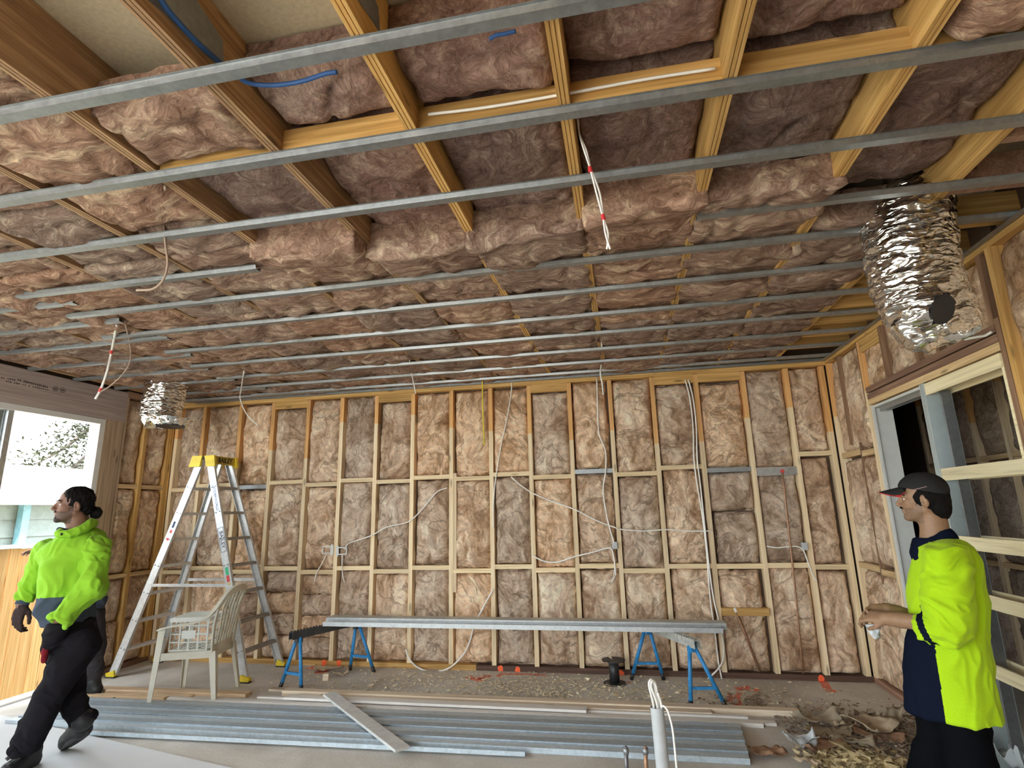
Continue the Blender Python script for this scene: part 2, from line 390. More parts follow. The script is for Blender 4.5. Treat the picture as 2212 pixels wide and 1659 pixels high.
MB().span((SX[14] + 0.0225, YB - 0.035, 0.555), (SX[15] - 0.0225, YB + 0.05, 0.625)).build('block', M['amber_x'], wb)
MB().span((SX[15] + 0.0225, YB - 0.002, 1.86), (SX[16] - 0.0225, YB + 0.03, 1.94)).build('pipe_bracket', M['zinc'], wb)
for i in range(len(SX) - 1):
    a, b = SX[i] + 0.026, SX[i + 1] - 0.026; zs = [0.055, row1[i], row2[i], 2.94]
    if i in (3, 6, 10, 13, 14): zs[3] = 2.85
    for k in range(3):
        z0, z1 = zs[k] + (0.025 if k else 0), zs[k + 1] - (0.025 if k < 2 else 0.003)
        segs = [(z0, z1)]
        if k == 0 and i in (2, 3, 4, 14): n = 4 if i < 14 else 1; segs = [(z0 + (z1 - z0) * j / n, z0 + (z1 - z0) * (j + 1) / n - 0.004) for j in range(n)]
        if k == 1 and i == 14: segs = [(z0, z0 + 0.5), (z0 + 0.51, z1)]
        for (p, q) in segs:
            gx = random.choice([0, 0, 0.012, 0.03]); gy = random.choice([0, 0, 0.01])
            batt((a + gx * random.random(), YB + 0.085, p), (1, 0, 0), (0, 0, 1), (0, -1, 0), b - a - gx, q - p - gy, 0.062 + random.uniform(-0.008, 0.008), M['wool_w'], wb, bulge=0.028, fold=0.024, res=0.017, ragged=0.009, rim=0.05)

# ---- left wall
LB = -0.0
lint = MB().span((XL - 0.06, -3.0, 2.66), (XL, 5.215, 3.0)).build('lintel', M['lvl_y'], wlft)
MB().span((XL - 0.09, 4.985, 0.0), (XL, 5.06, 2.66)).build('post', M['post_z'], wlft)
MB().span((XL - 0.09, 5.064, 0.0), (XL, 5.13, 2.66)).build('post', M['post_z'], wlft)
MB().span((XL - 0.09, 5.134, 0.0), (XL, 5.205, 2.66)).build('post', M['post_z'], wlft)
ys = [5.215, 5.26, 5.52, 5.565, 5.85, 5.935]
for a, b in ((5.215, 5.24), (5.50, 5.545), (5.86, 5.9), (5.905, 5.937)):
    MB().span((XL - 0.09, a, 0.05), (XL, b, 2.95)).build('stud', M['amber_z'] if a > 5.3 else M['post_z'], wlft)
MB().span((XL - 0.09, 5.215, 2.95), (XL, YB, 3.02)).build('top_plate', M['brown_y'], wlft)
MB().span((XL - 0.09, 4.985, 0), (XL, YB, 0.05)).build('bottom_plate', M['brown_y'], wlft)
for (a, b) in ((5.24, 5.50), (5.545, 5.86)):
    z1, z2 = 0.98, 1.95
    for z in (z1, z2): MB().span((XL - 0.08, a, z - 0.0225), (XL - 0.003, b, z + 0.0225)).build('nogging', M['nogy'], wlft)
    for p, q in ((0.055, 0.5), (0.505, z1 - 0.03), (z1 + 0.03, z2 - 0.03), (z2 + 0.03, 2.945)):
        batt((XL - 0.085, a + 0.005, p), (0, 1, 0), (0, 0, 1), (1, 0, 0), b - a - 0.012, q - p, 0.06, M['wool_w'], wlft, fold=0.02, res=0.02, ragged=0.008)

# ---- right wall
def rstud(y0, y1, z0, z1, mt='brown_z', nm='stud', x0=None): return MB().span((XR if x0 is None else x0, y0, z0), (XR + 0.09, y1, z1)).build(nm, M[mt], wr)
rstud(YB - 0.05, YB, 0.05, 2.95, 'stud'); rstud(5.625, 5.645, 2.1, 2.95, 'brown_z'); rstud(5.115, 5.16, 0.05, 2.95, 'stud'); rstud(5.165, 5.18, 2.4, 2.95, 'brown_z')
MB().span((XR, -1.6, 2.955), (XR + 0.09, YB, 3.02)).build('top_plate', M['amber_y'], wr)
MB().span((XR, 5.1, 0), (XR + 0.09, YB, 0.05)).build('bottom_plate', M['brown_y'], wr)
for a, b, z in ((5.18, 5.42, 2.0), (5.44, 5.88, 2.02), (5.18, 5.42, 1.0), (5.44, 5.88, 1.02)): MB().span((XR + 0.002, a, z - 0.025), (XR + 0.08, b, z + 0.025)).build('nogging', M['nogy'], wr)
rstud(5.42, 5.44, 0.9, 2.1, 'brown_z')
for a, b, p, q in ((5.185, 5.625, 1.05, 1.97), (5.185, 5.62, 2.05, 2.945), (5.65, 5.885, 2.05, 2.945), (5.65, 5.885, 1.05, 1.97), (5.185, 5.885, 0.055, 0.97)):
    batt((XR + 0.085, a, p), (0, 1, 0), (0, 0, 1), (-1, 0, 0), b - a, q - p, 0.072, M['wool_w'], wr, fold=0.012, res=0.02, ragged=0.006, bulge=0.01)
# over the door
MB().span((XR - 0.002, 3.40, 2.43), (XR + 0.09, 5.115, 2.475)).build('lintel', M['brown_y'], wr)
MB().span((XR + 0.0, 3.40, 2.38), (XR + 0.09, 5.115, 2.428)).build('lintel', M['nogy'], wr)
MB().span((XR - 0.006, 3.40, 2.485), (XR + 0.09, 5.115, 2.53)).build('lintel', M['brown_y'], wr)
prev = 5.11
for y in (4.72, 4.24, 3.98, 3.66, 3.42):
    rstud(y - 0.02, y + 0.02, 2.53, 2.955, 'brown_z')
    batt((XR + 0.085, y + 0.024, 2.535), (0, 1, 0), (0, 0, 1), (-1, 0, 0), prev - y - 0.028, 0.41, 0.066, M['wool_w'], wr, fold=0.014, res=0.018, ragged=0.006, bulge=0.01); prev = y - 0.02
MB().span((XR + 0.003, 4.74, 2.84), (XR + 0.06, 5.11, 2.953)).build('block', M['amber_y'], wr)
MB().span((XR + 0.003, 4.02, 2.84), (XR + 0.06, 4.2, 2.953)).build('block', M['nogy'], wr)
# king and jamb studs near the camera side, then batts
rstud(3.36, 3.40, 0.0, 2.56, 'brown_z'); rstud(3.30, 3.345, 0.0, 2.955, 'amber_z', x0=XR - 0.004)
y1 = 3.29
for k in range(4):
    y0 = y1 - 0.56
    for p, q in ((0.055, 1.2), (1.205, 2.1), (2.105, 2.95)):
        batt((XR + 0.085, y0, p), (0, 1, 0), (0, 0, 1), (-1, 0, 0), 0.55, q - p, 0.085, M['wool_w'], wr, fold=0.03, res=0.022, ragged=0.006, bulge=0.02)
    y1 = y0

# ---- ceiling: joists, blocking, battens, batts
JX = [-5.40, -4.82, -4.22, -3.63, -3.04, -2.46, -1.87, -1.29, -0.71, -0.12, 0.455, 1.05, 1.60]
for i, x in enumerate(JX):
    mb = MB(); y0, y1 = -1.5, YB + 0.05; z0 = ZC
    # laminated joist: plies run along its lower edge
    e = 0.0025; mb.span((x - 0.0225, y0, z0 + 0.002), (x + 0.0225, y1, 3.298))
    for k in range(3): mb.span((x - 0.0215 + k * 0.0155, y0, z0 - 0.004), (x - 0.0095 + k * 0.0155, y1, z0 + 0.003))
    mb.build('joist', M['amber_y'] if i >= 8 else M['joist'], ceil)  # window-side joists take the pine with shade painted in
    for yy in (1.1, 1.55, 2.02) if i in (7, 8, 9, 10, 11) else ():
        MB().add([(x + 0.0235, yy - 0.04, 3.05), (x + 0.0235, yy + 0.3, 3.12), (x + 0.0235, yy + 0.28, 3.2), (x + 0.0235, yy + 0.02, 3.27), (x + 0.0255, yy - 0.04, 3.05), (x + 0.0255, yy + 0.3, 3.12), (x + 0.0255, yy + 0.28, 3.2), (x + 0.0255, yy + 0.02, 3.27)],
                 [(0, 1, 2, 3), (7, 6, 5, 4), (0, 4, 5, 1), (1, 5, 6, 2), (2, 6, 7, 3), (3, 7, 4, 0)]).build('nail_plate', M['zinc_dk'], ceil) if yy == 1.1 else None
for i in range(6, 12):
    a, b = JX[i] + 0.0225, JX[i + 1] - 0.0225
    MB().span((a, 1.755, 2.985 + 0.04), (b, 1.80, 3.12)).build('blocking', M['amber_x'], ceil)
# furring battens (top hats), each with its own run
BAT = [(1.33, -4.2, 0.35), (1.77, -4.2, 1.42), (2.21, -4.2, XR), (2.66, XR, -0.1 if 0 else 0.45), (2.66, -3.75, -2.02), (3.04, -3.8, XR), (3.50, -4.0, XR), (3.98, -3.86, XR), (4.44, -4.0, XR), (4.92, -4.1, XR), (5.36, -4.2, XR), (5.75, -4.3, XR)]
BAT += [(3.20, -5.48, -3.52), (3.62, -5.48, -3.50), (4.10, -5.48, -3.7), (4.55, -5.48, -3.9), (5.0, -5.45, -3.95), (5.45, -5.45, -3.9), (2.83, -4.2, -3.5), (5.80, -5.4, -3.2)]
def hat(y, x0, x1, dz=0):
    x0, x1 = min(x0, x1), max(x0, x1); z0 = 2.992 + dz; t_ = 0.0012
    prof = [(-0.034, 0.022), (-0.024, 0.022), (-0.019, 0.0), (0.019, 0.0), (0.024, 0.022), (0.034, 0.022), (0.034, 0.0208), (0.0252, 0.0208), (0.0202, -0.0012), (-0.0202, -0.0012), (-0.0252, 0.0208), (-0.034, 0.0208)]
    mb = MB().prism(prof[::-1], (x0, y, z0), (x1, y, z0))
    return mb.build('batten', M['batten'], ceil)
BY = sorted(set(round(b[0], 2) for b in BAT))
for y, a, b in BAT: hat(y, a, b)
MB().prism([(-0.02, 0), (0.02, 0), (0.02, 0.028), (0.018, 0.028), (0.018, 0.002), (-0.02, 0.002)], (XL + 0.3, YB - 0.03, 2.985), (XR, YB - 0.03, 2.985)).build('edge_channel', M['zinc_dk'], ceil)
MB().prism([(-0.02, 0), (0.02, 0), (0.02, 0.028), (0.018, 0.028), (0.018, 0.002), (-0.02, 0.002)], (XR - 0.03, -1.5, 2.985), (XR - 0.03, YB - 0.05, 2.985)).build('edge_channel', M['zinc_dk'], ceil)
FY = [2.66, 3.04, 3.50, 3.98, 4.44, 4.92, 5.36, 5.75, 6.2]
def quilt(O, U, V, a, b):
    y = O[1] + b; q = 0
    fy = np.array([1.33, 1.77, 2.21] + FY)
    dist = np.min(np.abs(y[..., None] - fy), axis=-1)
    return np.clip(dist / 0.2, 0, 1) ** 0.7 * 0.030 - 0.004
def cbatt(k, y0, y1, zb, m='wool_c', **kw):
    a, b = JX[k] + 0.024, JX[k + 1] - 0.024; t_ = 0.17
    kw.setdefault('fold', 0.022); kw.setdefault('res', 0.02)
    return batt((a, y0, zb + t_), (1, 0, 0), (0, 1, 0), (0, 0, -1), b - a, y1 - y0, t_, M[m], ceil, **kw)
def over(w0, w1):
    """batt swells past the joist edge on either side"""
    return None
for k in range(12):
    # near part
    if k <= 5:
        y = 0.75 + (k % 2) * 0.3
        while y < 2.3:
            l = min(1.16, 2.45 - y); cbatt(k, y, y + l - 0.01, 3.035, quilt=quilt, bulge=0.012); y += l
        ystart = 2.45
    elif k in (6,):
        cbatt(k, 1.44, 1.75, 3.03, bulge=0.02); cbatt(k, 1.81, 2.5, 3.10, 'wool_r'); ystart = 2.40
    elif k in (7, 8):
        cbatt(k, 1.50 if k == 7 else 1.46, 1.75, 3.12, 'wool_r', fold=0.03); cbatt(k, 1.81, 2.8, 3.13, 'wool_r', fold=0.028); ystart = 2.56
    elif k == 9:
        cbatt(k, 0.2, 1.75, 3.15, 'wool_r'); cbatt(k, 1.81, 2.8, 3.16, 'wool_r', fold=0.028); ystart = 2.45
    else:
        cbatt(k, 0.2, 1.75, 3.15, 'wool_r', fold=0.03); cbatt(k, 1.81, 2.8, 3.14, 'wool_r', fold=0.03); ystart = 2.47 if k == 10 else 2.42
    if k == 11:
        ystart = 2.9; batt((1.10, 1.22, 3.16), (1, 0.05, 0), (0, 1, 0), (0.05, 0, -1), 0.56, 0.52, 0.15, M['wool_c'], ceil, bulge=0.03, fold=0.05, res=0.016, ragged=0.03, sag=lambda A, B: 0.05 * A * (1 - B))
    if k == 11: pass
    y = ystart; first = True
    while y < YB - 0.05:
        l = random.choice([1.16, 0.95, 1.16]) if not first else 0.85 + 0.3 * random.random()
        y1 = min(y + l, YB - 0.01)
        if YB - y1 < 0.25: y1 = YB - 0.01
        a, b = JX[k] + random.uniform(-0.024, 0.010), JX[k + 1] - random.uniform(-0.024, 0.010)
        drop = {6: 0.12, 7: 0.10, 8: 0.11, 9: 0.10, 10: 0.035}.get(k, 0.0) if first else 0.0
        lift = 0.05 if drop else 0.0
        sg = (lambda A, B, d=drop: d * np.clip(1 - B * 1.7, 0, 1) ** 1.3 * (0.85 + 0.15 * np.sin(PI * A))) if drop else None
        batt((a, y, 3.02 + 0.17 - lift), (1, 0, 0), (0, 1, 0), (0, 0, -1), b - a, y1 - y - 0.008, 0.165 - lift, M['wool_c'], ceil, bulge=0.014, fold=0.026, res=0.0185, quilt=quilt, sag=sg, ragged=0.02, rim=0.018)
        y = y1; first = False
# ================================================================== RIGHT DOORWAY, POCKET, NEXT ROOM
M['jamb'] = plain('white_primed_jamb', (0.66, 0.68, 0.66), 0.6, var=0.05)
M['slat'] = wood('pale_pocket_slat', (0.92, 0.83, 0.58), (0.86, 0.75, 0.48), 'y', knot=False)
M['bluewhite'] = plain('pale_metal_jamb', (0.62, 0.72, 0.74), 0.35, 0.4, var=0.05)
dr = MB().span((XR, 5.065, 0), (XR + 0.15, 5.085, 2.37)).span((XR, 5.045, 0), (XR + 0.012, 5.066, 2.345)).build('door_1', M['jamb'], kind='structure')
MB().span((XR, 4.27, 2.345), (XR + 0.15, 5.064, 2.365)).build('head_jamb', M['jamb'], dr)
MB().span((XR + 0.045, 4.27, 2.315), (XR + 0.055, 5.04, 2.345)).span((XR + 0.10, 4.27, 2.315), (XR + 0.11, 5.04, 2.345)).build('door_track', M['zinc'], dr)
mb = MB()
for k, (a, b) in enumerate(((4.205, 4.222), (4.228, 4.240), (4.246, 4.263))): mb.span((XR - 0.012, a, 0), (XR + 0.15, b, 2.372))
mb.span((XR, 4.207, 0), (XR + 0.14, 4.26, 2.36)).build('split_jamb', M['bluewhite'], dr)
for z in (2.325, 1.745, 1.315, 0.985, 0.585):
    MB().span((XR - 0.008, 3.405, z - 0.04), (XR + 0.006, 4.203, z + 0.04)).build('pocket_slat', M['slat'], dr)
    MB().span((XR + 0.125, 3.405, z - 0.04), (XR + 0.139, 4.203, z + 0.04)).build('pocket_slat', M['slat'], dr)
MB().span((XR - 0.002, 3.402, 0), (XR + 0.02, 3.422, 2.3)).build('pocket_batten', M['slat'], dr)
MB().span((XR + 0.04, 4.12, 0), (XR + 0.10, 4.14, 2.3)).build('pocket_stile', M['zinc_dk'], dr)
# next room
wf = MB().span((3.39, 0.4, 0), (3.42, 8.2, 3.30)).build('wall_next_room', M['backing'], kind='structure')
MB().span((XR + 0.12, 0.4, 0), (3.39, 0.43, 3.30)).build('wall_next_room_near', M['backing'], kind='structure')
MB().span((XR + 0.12, 8.17, 0), (3.39, 8.2, 3.30)).build('wall_next_room_far', M['backing'], kind='structure')
MB().span((XR + 0.09, YB + 0.12, 0), (XR + 0.12, 8.17, 3.30)).build('wall_next_room_side', M['backing'], kind='structure')
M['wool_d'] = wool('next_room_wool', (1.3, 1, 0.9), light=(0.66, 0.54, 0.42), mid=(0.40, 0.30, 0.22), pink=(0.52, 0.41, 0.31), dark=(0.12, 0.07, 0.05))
yy = 6.9
while yy > 4.3:
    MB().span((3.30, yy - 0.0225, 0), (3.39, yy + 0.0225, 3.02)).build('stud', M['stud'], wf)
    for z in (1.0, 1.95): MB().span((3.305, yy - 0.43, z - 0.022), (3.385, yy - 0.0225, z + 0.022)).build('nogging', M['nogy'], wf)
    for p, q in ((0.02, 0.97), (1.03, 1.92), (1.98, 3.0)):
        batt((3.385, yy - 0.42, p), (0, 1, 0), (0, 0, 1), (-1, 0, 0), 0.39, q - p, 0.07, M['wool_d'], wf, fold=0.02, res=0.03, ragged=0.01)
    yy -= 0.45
p_ = onX(2058, 1000, 2.55)
MB().span((2.52, p_[1] - 0.045, 0), (2.565, p_[1] + 0.045, 3.02)).build('stud', M['amber_z'], wf)
# short lookouts in the uninsulated strip by the right wall
for y in (2.35, 2.75, 3.15, 3.6, 4.05, 4.4, 4.75, 5.1, 5.5):
    MB().span((1.6225, y, 3.03), (XR + 0.1, y + 0.045, 3.20)).build('lookout', M['brown_y'] if y < 3 else M['amber_x'], ceil)
M['roofsheet'] = plain('grey_sheet_above', (0.30, 0.31, 0.31), 0.6)
# white cables through the wall over the door
# ---- left opening
win = thing('window_1', None, None, (XL, 4.0, 0)); win['kind'] = 'structure'
def wbox(nm, a, b, m): return MB().span(a, b).build(nm, m, win)
wbox('window_jamb', (XL - 0.14, 4.925, 0), (XL - 0.005, 4.983, 2.655), M['white'])
wbox('window_head', (XL - 0.14, -3.0, 2.60), (XL - 0.005, 4.925, 2.655), M['white'])
wbox('mullion', (XL - 0.11, 4.02, 0), (XL - 0.03, 4.07, 2.60), M['zinc'])
wbox('mullion', (XL - 0.14, 3.985, 0), (XL - 0.10, 4.03, 2.60), M['white'])
wbox('mullion', (XL - 0.11, 1.9, 0), (XL - 0.03, 1.95, 2.60), M['zinc'])
wbox('sill_track', (XL - 0.14, -3.0, 0.0), (XL - 0.0, 4.983, 0.018), M['white'])
g = bpy.data.materials.new('window_glass'); g.use_nodes = True; nt = g.node_tree; nt.nodes.clear()
o_ = nt.nodes.new('ShaderNodeOutputMaterial'); tr = nt.nodes.new('ShaderNodeBsdfTransparent'); gl = nt.nodes.new('ShaderNodeBsdfGlossy'); gl.inputs['Roughness'].default_value = 0.02
fr = nt.nodes.new('ShaderNodeFresnel'); fr.inputs['IOR'].default_value = 1.45; mx = nt.nodes.new('ShaderNodeMixShader'); tr.inputs['Color'].default_value = (0.93, 0.96, 0.95, 1)
nt.links.new(fr.outputs[0], mx.inputs[0]); nt.links.new(tr.outputs[0], mx.inputs[1]); nt.links.new(gl.outputs[0], mx.inputs[2]); nt.links.new(mx.outputs[0], o_.inputs['Surface'])
M['glass'] = g
wbox('pane', (XL - 0.075, 1.95, 0.02), (XL - 0.069, 4.02, 2.60), g)
wbox('pane', (XL - 0.075, -3.0, 0.02), (XL - 0.069, 1.90, 2.60), g)
MB().span((XL - 0.12, -3.0, 3.0), (XL - 0.06, 4.985, 3.3)).build('wall_left_upper', M['backing'], kind='structure')
# stamped print on the lintel
M['ink'] = mat('stamp_ink', (0.10, 0.08, 0.08), 0.9)
def onlint(px, py): p = onX(px, py, XL + 0.002); return p
mb = MB(); rr = random.Random(3)
for (x0, y0, x1, y1, hgt) in ((2, 816, 34, 821, 0.018), (38, 820, 108, 838, 0.022), (12, 823, 66, 834, 0.014), (70, 835, 106, 843, 0.014)):
    a, b = onlint(x0, y0), onlint(x1, y1); n = max(4, int(abs(a[1] - b[1]) / 0.018))
    for k in range(n):
        if rr.random() < 0.12: continue
        c0 = a + (b - a) * (k + 0.1) / n; c1 = a + (b - a) * (k + rr.uniform(0.55, 0.85)) / n; h = hgt * rr.uniform(0.6, 1)
        mb.span((XL, min(c0[1], c1[1]), c0[2] - h / 2), (XL + 0.0015, max(c0[1], c1[1]), c0[2] + h / 2))
for cx_, cy_ in ((120, 840), (136, 843)):
    c = onlint(cx_, cy_)
    for k in range(14):
        a0, a1 = 2 * PI * k / 14, 2 * PI * (k + 0.8) / 14
        mb.bar((XL + 0.001, c[1] + 0.026 * math.cos(a0), c[2] + 0.022 * math.sin(a0)), (XL + 0.001, c[1] + 0.026 * math.cos(a1), c[2] + 0.022 * math.sin(a1)), 0.0015, 0.006, up=(0, 0.3, 1))
    mb.span((XL, c[1] - 0.014, c[2] - 0.008), (XL + 0.0015, c[1] + 0.014, c[2] + 0.006))
mb.build('printed_stamp', M['ink'], wlft, kind='stuff')

# ================================================================== OUTSIDE
M['ground'] = plain('pale_dry_ground', (0.40, 0.37, 0.31), 0.9, var=0.2, scale=3)
MB().span((-40, -20, -0.45), (20, 30, -0.32)).build('ground', M['ground'], kind='structure')
fw1, fw2 = (0.80, 0.56, 0.26), (0.70, 0.43, 0.16)
M['fence'] = wood('honey_fence_board', fw1, fw2, 'z')
fe = thing('fence', 'honey coloured upright board fence seen through the big window opening', 'fence', (-6.5, 5.5, -0.32))
y = 2.6; rr = random.Random(5)
while y < 8.6:
    wd = 0.118; dx = rr.uniform(-0.004, 0.004)
    MB().span((-6.52 + dx, y, -0.31), (-6.5 + dx, y + wd, 1.30 + rr.uniform(-0.006, 0.006))).build('board', M['fence'], fe); y += wd + 0.008
MB().span((-6.56, 2.6, 1.31), (-6.47, 8.6, 1.345)).build('capping', M['white'], fe)
for z in (0.1, 0.95): MB().span((-6.57, 2.6, z), (-6.522, 8.6, z + 0.07)).build('rail', M['fence'], fe)
nb = thing('neighbour_shed', 'pale green and white weatherboard shed behind the board fence', 'shed', (-8.6, 7.4, -0.32))
M['mint'] = plain('mint_weatherboard', (0.20, 0.26, 0.26), 0.6); M['mint2'] = plain('pale_blue_post', (0.16, 0.34, 0.42), 0.5); M['cream'] = plain('cream_sheet', (0.82, 0.76, 0.60), 0.6)
for k in range(9):
    z = -0.3 + k * 0.24; MB().add([(-8.5, 4.4, z), (-8.5, 12, z), (-8.46, 12, z), (-8.46, 4.4, z), (-8.5, 4.4, z + 0.25), (-8.5, 12, z + 0.25), (-8.485, 12, z + 0.25), (-8.485, 4.4, z + 0.25)], [(0, 1, 2, 3), (7, 6, 5, 4), (0, 4, 5, 1), (1, 5, 6, 2), (2, 6, 7, 3), (3, 7, 4, 0)]).build('weatherboard', M['mint'], nb)
MB().span((-8.50, 4.4, -0.3), (-8.52, 12, 1.88)).build('wall', M['white'], nb)
q = onX(48, 1130, -8.4); MB().span((-8.45, q[1] - 0.05, -0.3), (-8.35, q[1] + 0.05, 1.85)).build('post', M['mint2'], nb)
MB().bar((-8.2, 8.2, 1.9), (-11.0, 8.2, 2.6), 8.0, 0.05).build('roof', M['cream'], nb)
MB().span((-8.26, 4.2, 1.82), (-8.16, 12.2, 1.92)).build('gutter', M['white'], nb)
M['bark'] = plain('grey_bark', (0.07, 0.06, 0.05), 0.9, var=0.3); M['leaf'] = plain('muted_green_leaf', (0.03, 0.035, 0.018), 0.7, var=0.4, spec=0.2)
tr_ = thing('tree', 'leafy tree with slanting bare branches beyond the fence', 'tree', (-14.5, 15.5, -0.32))
def tp(x, y): return onX(x, y, -14.5)
mb = MB(); rr = random.Random(11)
br = [[tp(260, 1150), tp(215, 960), tp(190, 930), tp(150, 960), tp(110, 985), tp(40, 1020)], [tp(215, 960), tp(120, 1040), tp(70, 1060)], [tp(215, 960), tp(200, 900), tp(160, 900)], [tp(250, 1100), tp(200, 1010), tp(150, 1015)]]
base = np.array([-14.5, tp(260, 1150)[1], -0.3]); br[0][0] = tp(262, 1080); mb.tube([base, base * 0.4 + br[0][0] * 0.6, br[0][0]], [0.16, 0.13, 0.1])
for i, b in enumerate(br):
    sp = spline(b, 5); mb.tube(sp, list(np.linspace(0.09 if i == 0 else 0.05, 0.012, len(sp))), 6)
mb.build('trunk', M['bark'], tr_, smooth=True)
mb = MB()
for b in br:
    sp = spline(b, 6)
    for p in sp[4:]:
        for k in range(34):
            c = p + np.array([rr.gauss(0, 0.35), rr.gauss(0, 0.24), rr.gauss(0, 0.22)]); R = rotm(rr.uniform(0, 6), rr.uniform(-1, 1), rr.uniform(-1, 1)); L = rr.uniform(0.05, 0.09)
            mb.add(np.array([[-L, 0, 0], [0, L * 0.4, 0.01], [L, 0, 0], [0, -L * 0.4, 0.01]]) @ R.T + c, [(0, 1, 2, 3)])
mb.build('foliage', M['leaf'], tr_, kind='stuff')

# ================================================================== LADDER
M['alu'] = zinc('brushed_aluminium', (0.74, 0.76, 0.77), 0.38, 0.55); M['yellow'] = plain('yellow_plastic', (0.85, 0.66, 0.04), 0.5); M['blackpl'] = plain('black_plastic', (0.02, 0.02, 0.022), 0.45)
M['alu_d'] = zinc('dull_aluminium_tread', (0.42, 0.40, 0.37), 0.5, 0.5)
lad = thing('step_ladder', 'tall aluminium A-frame step ladder with yellow feet beside the chair', 'ladder', (-4.55, 5.5, 0))
TOPZ = 2.24
stl = {'a': ((-5.31, 5.27, 0.0), (-4.63, 5.42, TOPZ)), 'c': ((-5.30, 5.86, 0.0), (-4.63, 5.74, TOPZ)), 'b': ((-3.76, 5.27, 0.0), (-4.53, 5.42, TOPZ)), 'd': ((-3.75, 5.86, 0.0), (-4.53, 5.74, TOPZ))}
def stile(a, b, side):
    a, b = np.array(a), np.array(b); d = (b - a) / np.linalg.norm(b - a)
    # channel: web faces outwards (along Y), flanges inwards
    x = np.cross(d, (0, side, 0)); x /= np.linalg.norm(x)
    y = np.cross(d, x); y = y if y[1] * side > 0 else -y
    mb = MB(); a = a + d * 0.02
    def q(u0, u1, v0, v1):
        P = [p + x * u + y * v for p in (a, b) for u, v in ((u0, v0), (u1, v0), (u1, v1), (u0, v1))]
        mb.add(P, [(0, 1, 2, 3), (7, 6, 5, 4), (0, 4, 5, 1), (1, 5, 6, 2), (2, 6, 7, 3), (3, 7, 4, 0)])
    q(-0.042, 0.042, -0.003, 0.0); q(-0.042, -0.038, -0.03, 0.0); q(0.038, 0.042, -0.03, 0.0)
    return mb.build('stile', M['alu'], lad), (a, b, d, x, y)
fr_ = {}
for k, (a, b) in stl.items():
    o, fr_[k] = stile(a, b, -1 if k in 'ab' else 1)
    A = np.array(a); MB().box(A + np.array([0, 0.005 if k in 'ab' else -0.005, 0.03]), (0.10, 0.045, 0.06), rotm(0, 0, 0.28 if k in 'bd' else -0.28)).build('foot', M['yellow'], lad, bevel=0.006)
    MB().box(A + np.array([0, 0.005 if k in 'ab' else -0.005, 0.006]), (0.11, 0.05, 0.012)).build('rubber_sole', M['blackpl'], lad)
for (p, q_) in (('a', 'c'), ('b', 'd')):
    for i in range(1, 8):
        f = i * 0.122
        A = np.array(stl[p][0]) * (1 - f) + np.array(stl[p][1]) * f; B = np.array(stl[q_][0]) * (1 - f) + np.array(stl[q_][1]) * f
        mb = MB().bar(A, B, 0.075, 0.004)
        for s in (-0.036, 0.036): mb.bar(A + (s, 0, -0.012), B + (s, 0, -0.012), 0.004, 0.026)
        for s in (-0.02, 0.0, 0.02): mb.bar(A + (s, 0, 0.003), B + (s, 0, 0.003), 0.004, 0.003)
        mb.build('tread', M['alu_d'] if p == 'b' else M['alu'], lad)
        for key, P in ((p, A), (q_, B)):
            a, b, d, x, y = fr_[key]
            for s in (-0.022, 0.022): MB().tube([P + x * s, P + x * s + y * 0.006], 0.007, 8).build('rivet', M['zinc_dk'], lad)
z = 0.86; f = z / TOPZ
def sp_(k, f): return np.array(stl[k][0]) * (1 - f) + np.array(stl[k][1]) * f
for (p, q_) in (('a', 'b'), ('c', 'd')): 
    MB().bar(sp_(p, 0.40), sp_(q_, 0.40), 0.006, 0.03).build('spreader', M['alu'], lad)
mb = MB().span((-4.70, 5.40, TOPZ - 0.02), (-4.465, 5.76, TOPZ + 0.012)); mb.build('top_cap', M['blackpl'], lad, bevel=0.004)
M['ochre'] = plain('ochre_label', (0.52, 0.36, 0.04), 0.6)
def plate(c0, c1, nm, m): MB().add(c0 + c1, [(0, 1, 2, 3), (7, 6, 5, 4), (0, 4, 5, 1), (1, 5, 6, 2), (2, 6, 7, 3), (3, 7, 4, 0)]).build(nm, m, lad)
for xa, xb, sk in ((-4.72, -4.595, -0.035), (-4.565, -4.44, 0.035)):
    P = [(xa + sk, 5.385, TOPZ - 0.10), (xb + sk * 0.6, 5.385, TOPZ - 0.10), (xb, 5.385, TOPZ + 0.02), (xa, 5.385, TOPZ + 0.02)]
    plate(P, [(x, 5.415, z) for x, y, z in P], 'hinge_cap', M['yellow'])
    P = [(xa + sk, 5.745, TOPZ - 0.10), (xb + sk * 0.6, 5.745, TOPZ - 0.10), (xb, 5.745, TOPZ + 0.02), (xa, 5.745, TOPZ + 0.02)]
    plate(P, [(x, 5.775, z) for x, y, z in P], 'hinge_cap', M['yellow'])
MB().span((-4.462, 5.42, TOPZ - 0.075), (-4.452, 5.745, TOPZ + 0.015)).build('name_plate', M['ochre'], lad)
def text(s, size, loc, R, m, parent, nm='lettering', ext=0.0008, sx=1.0, bold=0.0):
    cu = bpy.data.curves.new(nm, 'FONT'); cu.body = s; cu.size = size; cu.extrude = ext; cu.align_x = 'CENTER'; cu.align_y = 'CENTER'; cu.offset = bold; cu.resolution_u = 2
    ob = bpy.data.objects.new('tmp', cu); COL.objects.link(ob); bpy.context.view_layer.update()
    me = bpy.data.meshes.new_from_object(ob.evaluated_get(bpy.context.evaluated_depsgraph_get())); bpy.data.objects.remove(ob)
    T = Matrix.Translation(Vector(loc)) @ Matrix([[float(R[i][j]) for j in range(3)] for i in range(3)]).to_4x4() @ Matrix.Diagonal((sx, 1, 1, 1)); me.transform(T); me.materials.clear()
    return link(nm, me, m, parent)
